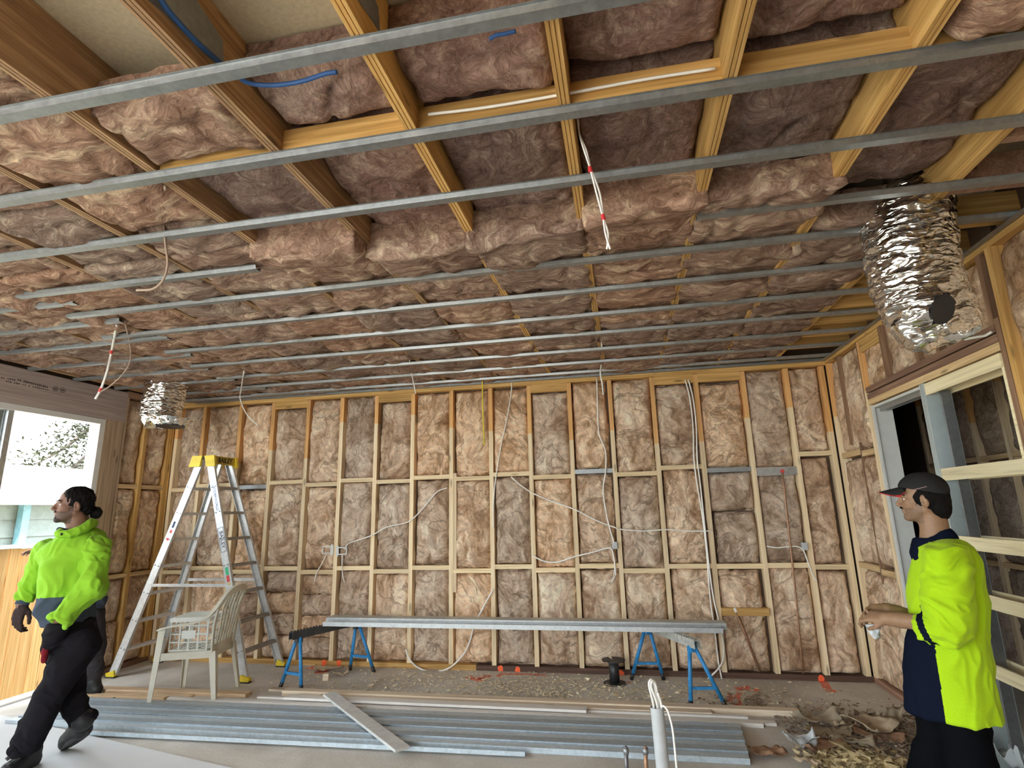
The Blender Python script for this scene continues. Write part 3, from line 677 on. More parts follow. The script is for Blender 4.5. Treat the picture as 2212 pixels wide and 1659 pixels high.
M['black'] = mat('black_print', (0.02, 0.015, 0.01), 0.7); M['bluep'] = mat('blue_print', (0.10, 0.22, 0.45), 0.7); M['redp'] = mat('red_print', (0.7, 0.08, 0.08), 0.7); M['greenp'] = mat('green_print', (0.05, 0.5, 0.25), 0.7); M['navyp'] = mat('navy_print', (0.03, 0.05, 0.12), 0.7)
text('BAILEY', 0.078, (-4.451, 5.585, TOPZ - 0.03), np.array([[0, 0, 1], [1, 0, 0], [0, 1, 0]]), M['black'], lad, bold=0.002, sx=0.95)
def on_stile(k, f, s, size, m, up=True, sx=1.0, dx=0.0):
    a, b, d, x, y = fr_[k]; P = a * (1 - f) + b * f + y * 0.0012 + x * dx
    X = -d; Y = np.cross(y, X); R = np.stack([X, Y, y], 1); return text(s, size, P, R, m, lad, sx=sx)
on_stile('b', 0.80, 'LADDERWORLD', 0.040, M['bluep']); on_stile('b', 0.60, 'BAILEY', 0.058, M['navyp'], sx=1.05)
a, b, d, x, y = fr_['b']
c = a * 0.40 + b * 0.60 + y * 0.001
for s in (-0.032, 0.032): MB().bar(c - d * 0.13 + x * s, c + d * 0.13 + x * s, 0.004, 0.001, up=y).build('label_border', M['navyp'], lad)
for s in (-0.13, 0.13): MB().bar(c + d * s - x * 0.034, c + d * s + x * 0.034, 0.004, 0.001, up=y).build('label_border', M['navyp'], lad)
for f0, f1, m_ in ((0.44, 0.475, M['greenp']), (0.41, 0.438, M['redp']), (0.395, 0.405, M['yellow'])): MB().bar(a + (b - a) * f0 + y * 0.001, a + (b - a) * f1 + y * 0.001, 0.034, 0.001, up=y).build('warning_label', m_, lad)
a, b, d, x, y = fr_['a']
for f0, f1, m_ in ((0.66, 0.69, M['navyp']), (0.635, 0.65, M['redp']), (0.60, 0.612, M['redp'])): MB().bar(a + (b - a) * f0 + y * 0.001, a + (b - a) * f1 + y * 0.001, 0.026, 0.001, up=y).build('warning_label', m_, lad)

# ================================================================== CHAIR + CRATE
M['plastic'] = plain('aged_white_plastic', (0.66, 0.64, 0.54), 0.45, var=0.06, scale=6); M['cratewhite'] = plain('white_crate_plastic', (0.78, 0.80, 0.78), 0.45, var=0.03)
CH = np.array([-3.95, 4.86, 0]); fa = math.radians(193)
CX = np.array([math.cos(fa), math.sin(fa), 0]); CY = np.array([-math.sin(fa), math.cos(fa), 0]); CZ = np.array([0, 0, 1.0])
def ch(x, y, z): return CH + CX * x + CY * y + CZ * z
chair = thing('garden_chair', 'dirty white plastic garden chair with slatted back holding a crate', 'chair', tuple(CH))
def sweep(pts, ws, hs, ups, nm, m, parent, n=6):
    """rectangular band along a spline, width ws across, thickness hs along ups"""
    P = spline(pts, n); K = len(P); W = np.interp(np.linspace(0, 1, K), np.linspace(0, 1, len(ws)), ws); H_ = np.interp(np.linspace(0, 1, K), np.linspace(0, 1, len(hs)), hs)
    U = np.array([[np.interp(t, np.linspace(0, 1, len(ups)), [u[i] for u in ups]) for i in range(3)] for t in np.linspace(0, 1, K)])
    V = []; F = []
    for i, p in enumerate(P):
        d = P[min(i + 1, K - 1)] - P[max(i - 1, 0)]; d /= np.linalg.norm(d); s = np.cross(d, U[i]); s /= np.linalg.norm(s); u = np.cross(s, d)
        V += [p + s * W[i] / 2 + u * H_[i] / 2, p - s * W[i] / 2 + u * H_[i] / 2, p - s * W[i] / 2 - u * H_[i] / 2, p + s * W[i] / 2 - u * H_[i] / 2]
    for i in range(K - 1):
        for k in range(4): F.append((i * 4 + k, i * 4 + (k + 1) % 4, i * 4 + 4 + (k + 1) % 4, i * 4 + 4 + k))
    F += [(3, 2, 1, 0), tuple(range(4 * K - 4, 4 * K))]
    mb = MB(); mb.add(V, F); return mb.build(nm, m, parent, bevel=0.0)
sz = 0.42
# seat with a dished surface
n_ = 12; V = []; 
for t_ in (0.0, -0.012):
    for i in range(n_ + 1):
        for j in range(n_ + 1):
            x = -0.20 + 0.42 * i / n_; hw = 0.20 + 0.045 * i / n_; y = -hw + 2 * hw * j / n_
            V.append(ch(x, y, sz + t_ - 0.015 * math.sin(PI * i / n_) * math.sin(PI * j / n_) - 0.02 * max(0, i - n_ + 2) / 2))
F = []; N_ = (n_ + 1) ** 2
for i in range(n_):
    for j in range(n_):
        a = i * (n_ + 1) + j; F += [(a, a + n_ + 1, a + n_ + 2, a + 1), (N_ + a + 1, N_ + a + n_ + 2, N_ + a + n_ + 1, N_ + a)]
mb = MB(); mb.add(V, F)
for s in (-1, 1): mb.bar(ch(-0.2, s * 0.20, sz - 0.025), ch(0.22, s * 0.245, sz - 0.03), 0.012, 0.06)
mb.bar(ch(0.22, -0.245, sz - 0.045), ch(0.22, 0.245, sz - 0.045), 0.012, 0.05).bar(ch(-0.2, -0.2, sz - 0.03), ch(-0.2, 0.2, sz - 0.03), 0.012, 0.06)
mb.build('seat', M['plastic'], chair)
for s in (-1, 1):
    for (x0, x1, y0, y1, zt) in ((0.235, 0.265, 0.245, 0.275, 0.63), (-0.20, -0.27, 0.20, 0.235, 0.44)):
        # legs are angle sections: two thin flanges
        top, bot = ch(x0, s * y0, zt if x0 > 0 else sz), ch(x1, s * y1, 0)
        mb = MB()
        for (du, dv, wu, wv) in ((0, s * 0.0, 0.06, 0.008), (-0.026 * (1 if x0 > 0 else -1) * -1, -s * 0.022, 0.008, 0.05)):
            o1 = CX * du + CY * dv; a_, b_ = bot + o1 * 0.6, top + o1
            P = []
            for p, sc_ in ((a_, 0.62), (b_, 1.0)): P += [p + CX * wu * sc_ / 2 * i + CY * wv * (sc_ if wv > 0.01 else 1) / 2 * j for i, j in ((-1, -1), (1, -1), (1, 1), (-1, 1))]
            mb.add(P, [(3, 2, 1, 0), (4, 5, 6, 7), (0, 1, 5, 4), (1, 2, 6, 5), (2, 3, 7, 6), (3, 0, 4, 7)])
        mb.build('leg', M['plastic'], chair)
    # arm flows into the back rim
    sweep([ch(0.265, s * 0.25, 0.615), ch(0.15, s * 0.265, 0.645), ch(-0.02, s * 0.262, 0.665), ch(-0.14, s * 0.25, 0.70), ch(-0.22, s * 0.235, 0.78), ch(-0.275, s * 0.19, 0.875), ch(-0.30, s * 0.10, 0.92), ch(-0.305, 0, 0.93)],
          [0.05, 0.055, 0.05, 0.04, 0.045, 0.055, 0.06, 0.06], [0.014, 0.014, 0.014, 0.02, 0.03, 0.03, 0.025, 0.025], [tuple(CZ), tuple(CZ), tuple(CZ), tuple(CZ * 0.6 + CX * 0.4), tuple(CX), tuple(CX), tuple(CX), tuple(CX)], 'arm', M['plastic'], chair)
    sweep([ch(-0.20, s * 0.20, 0.41), ch(-0.205, s * 0.215, 0.52), ch(-0.215, s * 0.225, 0.65), ch(-0.235, s * 0.225, 0.79)], [0.03, 0.035, 0.04, 0.03], [0.014] * 4, [tuple(CX)] * 4, 'back_post', M['plastic'], chair)
for k in range(6):
    u = (k - 2.5) / 2.5; sweep([ch(-0.195, u * 0.125, 0.44), ch(-0.225, u * 0.14, 0.60), ch(-0.25, u * 0.165, 0.76), ch(-0.29, u * 0.165, 0.91 - 0.05 * u * u)], [0.020, 0.024, 0.028, 0.030], [0.009] * 4, [tuple(CX)] * 4, 'back_slat', M['plastic'], chair)
sweep([ch(-0.19, -0.2, 0.44), ch(-0.2, 0, 0.445), ch(-0.19, 0.2, 0.44)], [0.05] * 3, [0.012] * 3, [tuple(CX)] * 3, 'back_rail', M['plastic'], chair)
# crate
cz0 = sz - 0.004
crate = thing('milk_crate', 'white lattice milk crate sitting on the plastic chair', 'crate', tuple(ch(0.03, 0, cz0)))
cw, cl, chh = 0.165, 0.165, 0.275
def cr(x, y, z): return ch(0.035 + x, y, cz0 + z)
mb = MB()
for z in (0.008, 0.075, 0.145, 0.215):
    for s in (-1, 1):
        mb.bar(cr(-cw, s * cl, z), cr(cw, s * cl, z), 0.008, 0.010).bar(cr(s * cw, -cl, z), cr(s * cw, cl, z), 0.008, 0.010)
for k in range(5):
    u = -1 + 2 * k / 4
    for s in (-1, 1):
        mb.bar(cr(u * cw, s * cl, 0), cr(u * cw, s * cl, chh), 0.013, 0.008, up=CY).bar(cr(s * cw, u * cl, 0), cr(s * cw, u * cl, chh), 0.008, 0.013, up=CY)
mb.build('side_lattice', M['cratewhite'], crate, kind='stuff')
mb = MB()
for s in (-1, 1): mb.bar(cr(-cw - 0.012, s * (cl + 0.004), chh - 0.01), cr(cw + 0.012, s * (cl + 0.004), chh - 0.01), 0.02, 0.035).bar(cr(s * (cw + 0.004), -cl, chh - 0.01), cr(s * (cw + 0.004), cl, chh - 0.01), 0.02, 0.035)
mb.build('rim', M['cratewhite'], crate)
mb = MB()
for k in range(7): u = -1 + 2 * k / 6; mb.bar(cr(u * cw, -cl, 0.006), cr(u * cw, cl, 0.006), 0.010, 0.008).bar(cr(-cw, u * cl, 0.006), cr(cw, u * cl, 0.006), 0.010, 0.008)
mb.build('base_lattice', M['cratewhite'], crate, kind='stuff')
MB().bar(cr(-0.06, cl + 0.006, 0.14), cr(0.06, cl + 0.006, 0.14), 0.006, 0.07).build('side_panel', M['cratewhite'], crate)
mb = MB()
for k in range(6): u = -0.9 + 1.8 * k / 5; mb.bar(cr(-cw, u * cl, chh + 0.008), cr(cw, u * cl + 0.02, chh + 0.008), 0.012, 0.006)
mb.bar(cr(0, -cl, chh + 0.004), cr(0, cl, chh + 0.004), 0.012, 0.006).build('top_lattice', M['cratewhite'], crate, kind='stuff')

# ================================================================== SAWHORSES
M['blue'] = plain('worn_blue_paint', (0.03, 0.24, 0.55), 0.45, var=0.25, scale=25); M['darksteel'] = plain('dark_steel_beam', (0.07, 0.075, 0.08), 0.5, 0.4, var=0.3); M['palesteel'] = plain('scuffed_pale_beam', (0.48, 0.50, 0.47), 0.5, 0.3, var=0.3, scale=30)
def sawhorse(label, near_top, far_top, nf, ff, beam_m):
    c = (np.array(near_top) + far_top) / 2; c[2] = 0
    t_ = thing('sawhorse', label, 'sawhorse', tuple(c), 'blue sawhorses carrying the steel plank')
    n, f = np.array(near_top, float), np.array(far_top, float); d = (f - n) / np.linalg.norm(f - n)
    mb = MB().bar(n - d * 0.09, f + d * 0.04, 0.055, 0.006)
    x = np.cross(d, (0, 0, 1)); x /= np.linalg.norm(x)
    for s in (-1, 1): mb.bar(n - d * 0.09 + x * 0.026 * s + (0, 0, -0.03), f + d * 0.04 + x * 0.026 * s + (0, 0, -0.03), 0.004, 0.06)
    L = np.linalg.norm(f - n) + 0.1; k = int(L / 0.035)
    for i in range(k):
        for s in (-1, 1): p = n - d * 0.08 + d * i * 0.035 + x * 0.022 * s; mb.bar(p, p + d * 0.018, 0.008, 0.022)
    mb.build('beam', beam_m, t_)
    for top, feet in ((n, nf), (f, ff)):
        tp_ = np.array(top) - (0, 0, 0.05); MB().box(tp_ - (0, 0, 0.005), (0.05, 0.06, 0.09), rotm(math.atan2(d[1], d[0]) - PI / 2)).build('bracket', M['blue'] if beam_m is M['palesteel'] else M['darksteel'], t_, bevel=0.004)
        pts = []
        for i, ft in enumerate(feet):
            ft = np.array([ft[0], ft[1], 0.0]); hd = (ft - tp_) * (1, 1, 0); hd /= (np.linalg.norm(hd) + 1e-6)
            a = tp_ + hd * 0.02; b = a + (ft - a) * 0.88; MB().tube([a, b], 0.017, 10).build('leg', M['blue'], t_, smooth=True)
            MB().tube([b - (ft - a) * 0.01, ft + (0, 0, 0.004)], 0.0185, 10).build('rubber_foot', M['blackpl'], t_, smooth=True); pts.append(a + (ft - a) * 0.68)
        MB().bar(pts[0], pts[1], 0.02, 0.022).build('brace', M['blue'], t_)
    return t_
sawhorse('blue sawhorse with dark top beam, nearer the step ladder', (-3.10, 5.10, 0.515), (-2.83, 5.74, 0.515), ((-3.29, 5.14), (-3.02, 5.06)), ((-2.92, 5.80), (-2.62, 5.74)), M['darksteel'])
sawhorse('blue sawhorse with pale scuffed top beam, beside the black spool', (0.46, 5.10, 0.515), (0.13, 5.74, 0.515), ((0.41, 5.06), (0.69, 5.10)), ((-0.05, 5.79), (0.25, 5.82)), M['palesteel'])
M['plankst'] = zinc('plank_zinc', (0.52, 0.55, 0.56), 0.45, 0.6)
pk = thing('steel_plank', 'long grey steel channel plank lying across two blue sawhorses', 'plank', (-1.15, 5.45, 0.519))
MB().prism([(-0.075, 0.0), (-0.072, 0.0), (-0.072, 0.052), (0.072, 0.052), (0.072, 0.0), (0.075, 0.0), (0.075, 0.055), (-0.075, 0.055)], (-3.02, 5.52, 0.521), (0.80, 5.50, 0.521)).build('web', M['plankst'], pk)
MB().prism([(-0.05, 0), (0.05, 0), (0.05, 0.04), (0.047, 0.04), (0.047, 0.003), (-0.047, 0.003), (-0.047, 0.04), (-0.05, 0.04)], (-2.98, 5.36, 0.521), (0.75, 5.34, 0.521)).build('lower_channel', M['plankst'], pk)

# ================================================================== SPOOL, PIPES, BRACKETS
sp = thing('cable_spool', 'empty black plastic cable spool standing on end by the back wall', 'spool', (-0.20, 5.66, 0))
MB().lathe([(0.105, 0), (0.105, 0.008), (0.05, 0.014)], (-0.20, 5.66, 0), 28).build('lower_flange', M['blackpl'], sp, smooth=False)
MB().lathe([(0.048, 0.01), (0.045, 0.10), (0.048, 0.19)], (-0.20, 5.66, 0), 24).build('drum', M['blackpl'], sp, smooth=True)
mb = MB().lathe([(0.03, 0.186), (0.05, 0.188), (0.052, 0.196), (0.03, 0.198)], (-0.20, 5.66, 0), 24)
for k in range(3):
    a0 = 2 * PI * k / 3; P = []
    for zz in (0.19, 0.198):
        for j in range(9): aa = a0 + 1.75 * j / 8; P += [(-0.20 + 0.04 * math.cos(aa), 5.66 + 0.04 * math.sin(aa), zz), (-0.20 + 0.108 * math.cos(aa), 5.66 + 0.108 * math.sin(aa), zz + 0.006)]
    Fq = [(2 * j, 2 * j + 1, 2 * j + 3, 2 * j + 2) for j in range(8)] + [(18 + 2 * j + 2, 18 + 2 * j + 3, 18 + 2 * j + 1, 18 + 2 * j) for j in range(8)] + [(2 * j + 1, 18 + 2 * j + 1, 18 + 2 * j + 3, 2 * j + 3) for j in range(8)]
    mb.add(P, Fq)
mb.build('upper_flange', M['blackpl'], sp)
M['pvc'] = plain('grey_conduit', (0.50, 0.52, 0.54), 0.45, var=0.08); M['cable'] = plain('white_cable', (0.92, 0.91, 0.87), 0.5, var=0.04); M['copper'] = plain('dull_copper', (0.36, 0.20, 0.12), 0.45, 0.4, var=0.3, scale=40); M['brass'] = plain('dark_pipe', (0.20, 0.19, 0.20), 0.4, 0.6, var=0.3)
pb, pt = onY(1432, 1659, 3.55), onY(1419, 1527, 3.55)
cn = thing('conduit', 'grey plastic conduit standing out of the slab with white cables', 'conduit', (pb[0], pb[1], 0))
dd = pt - pb; pb0 = pb - dd * (pb[2] / dd[2]); pb0[2] = -0.02
MB().tube([pb0, pt], 0.037, 20, cap=False).tube([pt, pb0], 0.033, 20, cap=False).build('pipe', M['pvc'], cn, smooth=True)
def cab(pts, r=0.0045, n=6, nn=8): return MB().tube(spline(pts, nn), r, n)
for i, (u, v) in enumerate(((0, 0), (8, 3), (15, 8))):
    pts = [onY(1415 + u, 1560, 3.55), onY(1411 + u, 1520, 3.55), onY(1402 + u * 0.6, 1480 + v, 3.53), onY(1407 + u * 0.5, 1468 + v, 3.54), onY(1414 + u * 0.4, 1480 + v, 3.56), onY(1424, 1535, 3.56)]
    if i == 2: pts = [onY(1430, 1560, 3.55), onY(1428, 1520, 3.55), onY(1421, 1497, 3.53)]
    cab(pts, 0.007).build('cable', M['cable'], cn, smooth=True)
pts = [onY(1432, 1545, 3.56), onY(1430, 1526, 3.55), onY(1441, 1533, 3.5), onY(1452, 1570, 3.47), onY(1458, 1620, 3.45)]; e_ = onY(1466, 1700, 3.42); pts += [e_, onZ(1475, 1740, 0.005)]
cab(pts, 0.006).build('cable', M['cable'], cn, smooth=True)
for nm, px, m_, lb in (('copper_pipe', 1395, 'copper', 'short copper pipe stub rising from the slab next to the conduit'), ('capped_pipe', 1353, 'brass', 'short dark capped pipe stub beyond the copper stub from the conduit')):
    b0 = onY(px, 1659, 3.75); b1 = onY(px - 1, 1617, 3.75); b0[2] = -0.01
    t_ = thing(nm, lb, 'pipe', (b0[0], b0[1], 0)); MB().tube([b0, b1], 0.0125, 14).build('pipe', M[m_], t_, smooth=True)
    MB().tube([b1 - (0, 0, 0.03), b1 + (0, 0, 0.004)], 0.0165, 14).build('collar', M['zinc_dk'], t_, smooth=True); MB().tube([b1 + (0, 0, 0.004), b1 + (0, 0, 0.014)], [0.012, 0.006], 12).build('cap', M[m_], t_, smooth=True)
def pxw(pts, Y): return [onY(x, y, Y) for x, y in pts]
def wire(label, pts, r=0.005, m='cable', group=None, name='cable', cat='cable', extra=()):
    o = cab(pts, r).build(name, M[m], None, smooth=True); tag(o, label, cat, group); OFF[o.name] = np.zeros(3)
    return o
WY = 5.915
M['browncable'] = plain('brown_grey_cable', (0.42, 0.31, 0.24), 0.6); M['bluecable'] = plain('blue_cable', (0.02, 0.09, 0.28), 0.45); M['red'] = plain('red_tape', (0.7, 0.04, 0.05), 0.5); M['yel'] = plain('yellow_strip', (0.86, 0.72, 0.06), 0.5)
# hanging from the ceiling
for i, dx in enumerate((0, 7)):
    if i == 0:
        hc = thing('cable_bundle', 'pair of white cables bound with red tape hanging from a ceiling joist', 'cable', tuple(onY(1248, 262, 1.98)))
    cab(pxw([(1247 + dx * .3, 258), (1252, 290), (1262 + dx * .6, 325), (1275 + dx * .2, 365), (1288 + dx, 415), (1302 + dx * .2, 468), (1308 + dx * .8, 505), (1318 - dx, 538)], 1.98 + i * 0.004), 0.0042).build('cable', M['cable'], hc, smooth=True)
for (x, y) in ((1275, 366), (1303, 469)): MB().tube([onY(x - 1, y - 5, 1.98), onY(x + 1, y + 6, 1.98)], 0.0085, 10).build('red_tape', M['red'], hc)
wire('brown cable hanging in a hook shape from the ceiling wool', [onZ(357, 402, 3.0), *pxw([(354, 450), (357, 520), (362, 570), (352, 605), (330, 624), (295, 627)], 2.2)], 0.006, 'browncable')
hc = thing('cable_bundle', 'pale cable with taped tip and loop hanging near the window beam', 'cable', tuple(onZ(252, 702, 2.99)))
cab([onZ(252, 702, 3.0), *pxw([(243, 750), (232, 800), (218, 840), (206, 862)], 3.64)], 0.009).build('cable', M['cable'], hc, smooth=True)
cab([onZ(271, 700, 3.0), *pxw([(280, 740), (282, 775), (268, 805), (240, 832), (218, 846)], 3.64)], 0.006).build('loop', M['browncable'], hc, smooth=True)
for (x, y, x2, y2) in ((219, 838, 215, 846), (241, 757, 239, 764)): MB().tube([onY(x, y, 3.64), onY(x2, y2, 3.64)], 0.012, 8).build('tape', M['redp'], hc)
wire('thin pale cable curling from the ceiling above the ladder', [onZ(527, 802, 3.0), *pxw([(521, 840), (519, 862), (530, 890), (545, 908), (557, 918)], 5.3)], 0.0065)
wire('short white cable hanging from the ceiling between ladder and yellow strip', [onZ(884, 772, 3.0), *pxw([(888, 800), (893, 825), (898, 850)], 5.25)], 0.006)
wire('white cable dropping from the ceiling in front of the top plate', [onZ(1300, 738, 3.0), *pxw([(1301, 775), (1297, 805), (1301, 830), (1303, 853)], 5.45)], 0.009)
# on the back wall
wire('white cable sagging down one bay into the junction box above the spool', pxw([(1289, 815), (1291, 880), (1294, 935), (1308, 975), (1308, 1020), (1303, 1060), (1312, 1120), (1326, 1172), (1329, 1180)], WY), 0.008)
wire('white cable running down from the top plate next to the yellow strip', pxw([(1106, 820), (1104, 850), (1095, 905), (1082, 965), (1070, 1040), (1066, 1090), (1066, 1140)], WY), 0.0065)
wire('white cable slanting across three bays below the upper noggings', pxw([(1104, 1030), (1130, 1052), (1165, 1072), (1240, 1100), (1290, 1125), (1338, 1143)], WY), 0.007)
wire('level white cable crossing two bays at mid height', pxw([(1338, 1143), (1390, 1147), (1440, 1144), (1490, 1147), (1540, 1147)], WY), 0.007)
wire('pale cable curving up to the right from the twin switch brackets', pxw([(745, 1188), (752, 1175), (770, 1168), (800, 1158), (815, 1150), (838, 1138), (880, 1128), (905, 1108), (925, 1085), (945, 1062), (966, 1054)], WY), 0.007)
wire('white cable sagging sideways into the junction box above the spool', pxw([(1150, 1200), (1175, 1212), (1205, 1214), (1240, 1203), (1280, 1193), (1312, 1184), (1322, 1188), (1327, 1210), (1330, 1242)], WY), 0.0085)
wire('looped cable tail under the small box', pxw([(1328, 1225), (1325, 1246), (1320, 1258), (1326, 1250), (1330, 1240)], WY), 0.004)
for dx, lb in ((0, 'straighter'), (7, 'looser')):
    wire('%s strand of the long white cable pair beside the plank end' % lb, pxw([(1480 + dx, 820), (1490 + dx, 860), (1497 + dx, 920), (1499 + dx, 990), (1505 + dx, 1040), (1518 + dx * .4, 1120), (1527 + dx * .3, 1200), (1534 + dx, 1290), (1545 + dx * 2, 1370), (1552 + dx * (1.2 if dx else 0), 1430), (1564 - dx * 6, 1488 - dx * 2)], WY - 0.01 * (dx > 0)), 0.0075)
wire('white cable bending down from the box by the copper pipe', pxw([(1656, 1180), (1680, 1183), (1715, 1180), (1733, 1186), (1742, 1205), (1755, 1240), (1763, 1255)], WY), 0.007)
wire('white cable looping down to the floor behind the steel plank', pxw([(876, 1402), (885, 1425), (905, 1443), (935, 1451), (970, 1443), (1000, 1415), (1015, 1385), (1025, 1350), (1045, 1310), (1066, 1272)], WY - 0.03), 0.0085)
for i, pts in enumerate((((2014, 752), (2030, 744), (2045, 742), (2060, 733)), ((2085, 733), (2110, 728), (2128, 725), (2142, 717)))):
    wire('short white cable loop above the doorway, %s' % ('nearer the far corner' if i == 0 else 'nearer the camera'), [onX(x, y, XR - 0.012) for x, y in pts], 0.008)
wire('blue cable bundle running along the side of a ceiling joist', [onX(x, y, -1.25) for x, y in ((335, -20), (370, 30), (430, 95), (490, 148))], 0.010, 'bluecable')
wire('blue cables curving over the first batten onto the wool', [onZ(x, y, 3.045) for x, y in ((495, 150), (535, 178), (590, 184), (650, 176), (700, 160), (728, 155))], 0.008, 'bluecable')
wire('short length of blue cable showing between two joists at the top', [onZ(x, y, 3.06) for x, y in ((1058, 84), (1072, 76), (1090, 73), (1114, 67))], 0.007, 'bluecable')
wire('white cable resting on the amber blocking between ceiling joists', [onY(x, y, 1.74) for x, y in ((925, 247), (1050, 232), (1210, 205), (1390, 172), (1545, 148))], 0.006)
wire('yellow tape strip hanging down in front of the back wall', [onY(1042, 806, 5.86), onY(1043, 880, 5.86), onY(1046, 961, 5.86)], 0.008, 'yel', name='yellow_strip', cat='strip')
cp = thing('water_pipe', 'thin brown copper water pipe clipped upright on the back wall', 'pipe', tuple(onY(1735, 1455, WY - 0.01)))
MB().tube(spline(pxw([(1690, 1020), (1702, 1130), (1716, 1260), (1735, 1455)], WY - 0.01), 4), 0.009, 8).build('pipe', M['copper'], cp, smooth=True)
MB().box(onY(1690, 1018, WY), (0.03, 0.03, 0.035)).build('fitting', M['redp'], cp, bevel=0.005)
cp = thing('slanting_pipe', 'dark brown pipe slanting down to the floor beside the plank end', 'pipe', tuple(onY(1640, 1452, WY)))
MB().tube(pxw([(1588, 1318), (1610, 1370), (1641, 1450)], WY), 0.012, 8).build('pipe', M['copper'], cp, smooth=True)
MB().tube(pxw([(1586, 1313), (1590, 1322)], WY), 0.016, 10).build('end_cap', M['white'], cp)
for (x, y, lb, s) in ((706, 1188, 'empty white plastic switch bracket, the one nearer the step ladder', -1), (740, 1190, 'white plastic switch bracket joined to the cable that curves up', 1)):
    c = onY(x, y, 5.925); t_ = thing('switch_bracket', lb, 'bracket', tuple(c)); w_, h_ = 0.050, 0.036; mb = MB()
    mb.box(c + (0, 0, h_), (w_ * 2, 0.012, 0.012)).box(c - (0, 0, h_), (w_ * 2, 0.012, 0.012)).box(c + (w_, 0, 0), (0.012, 0.012, h_ * 2)).box(c - (w_, 0, 0), (0.012, 0.012, h_ * 2)); mb.build('frame', M['cratewhite'], t_)
    MB().box(c - (s * 0.062, -0.002, 0), (0.036, 0.010, 0.085)).box(c - (s * 0.062, 0, 0.05), (0.022, 0.010, 0.02)).box(c - (s * 0.062, 0, -0.05), (0.022, 0.010, 0.02)).build('tab', M['cratewhite'], t_)
    cab(pxw([(x, y + 8), (x - (10 if s < 0 else 1), y + 28), (x - (22 if s < 0 else 0), y + 50), (x - (27 if s < 0 else -4), y + 68)], 5.915), 0.006).build('cable_tail', M['cable'], t_, smooth=True)
for (x, y, lb) in ((1328, 1178, 'small grey junction box on a stud above the black spool'), (1738, 1180, 'small grey junction box near the copper pipe')):
    c = onY(x, y, 5.925); o = MB().box(c, (0.055, 0.03, 0.07)).box(c + (0, -0.016, 0), (0.04, 0.004, 0.05)).build('junction_box', M['pvc'], None, bevel=0.004); tag(o, lb, 'box')

# ================================================================== FOIL DUCTS
m = M['foil'] = mat('crinkled_foil', (0.86, 0.85, 0.82), 0.13, 1.0); t = NT(m)
wv = t.noise(t.tc.outputs['Object'], 7, 2); wa = t.n.new('ShaderNodeVectorMath'); wa.operation = 'MULTIPLY_ADD'; t.link(wv.outputs['Color'], wa.inputs[0]); wa.inputs[1].default_value = (.08, .08, .08); t.link(t.tc.outputs['Object'], wa.inputs[2])
v1 = t.n.new('ShaderNodeTexVoronoi'); v1.feature = 'DISTANCE_TO_EDGE'; v1.inputs['Scale'].default_value = 1.0; t.link(t.mapping((11, 11, 42), src=wa.outputs[0]), v1.inputs['Vector'])
v2 = t.n.new('ShaderNodeTexVoronoi'); v2.inputs['Scale'].default_value = 1.0; t.link(t.mapping((9, 9, 26), src=wa.outputs[0]), v2.inputs['Vector'])
hh_ = t.math('ADD', t.math('MULTIPLY', v1.outputs['Distance'], 0.8), v2.outputs['Distance']); t.bump(hh_, 0.75, 0.016)
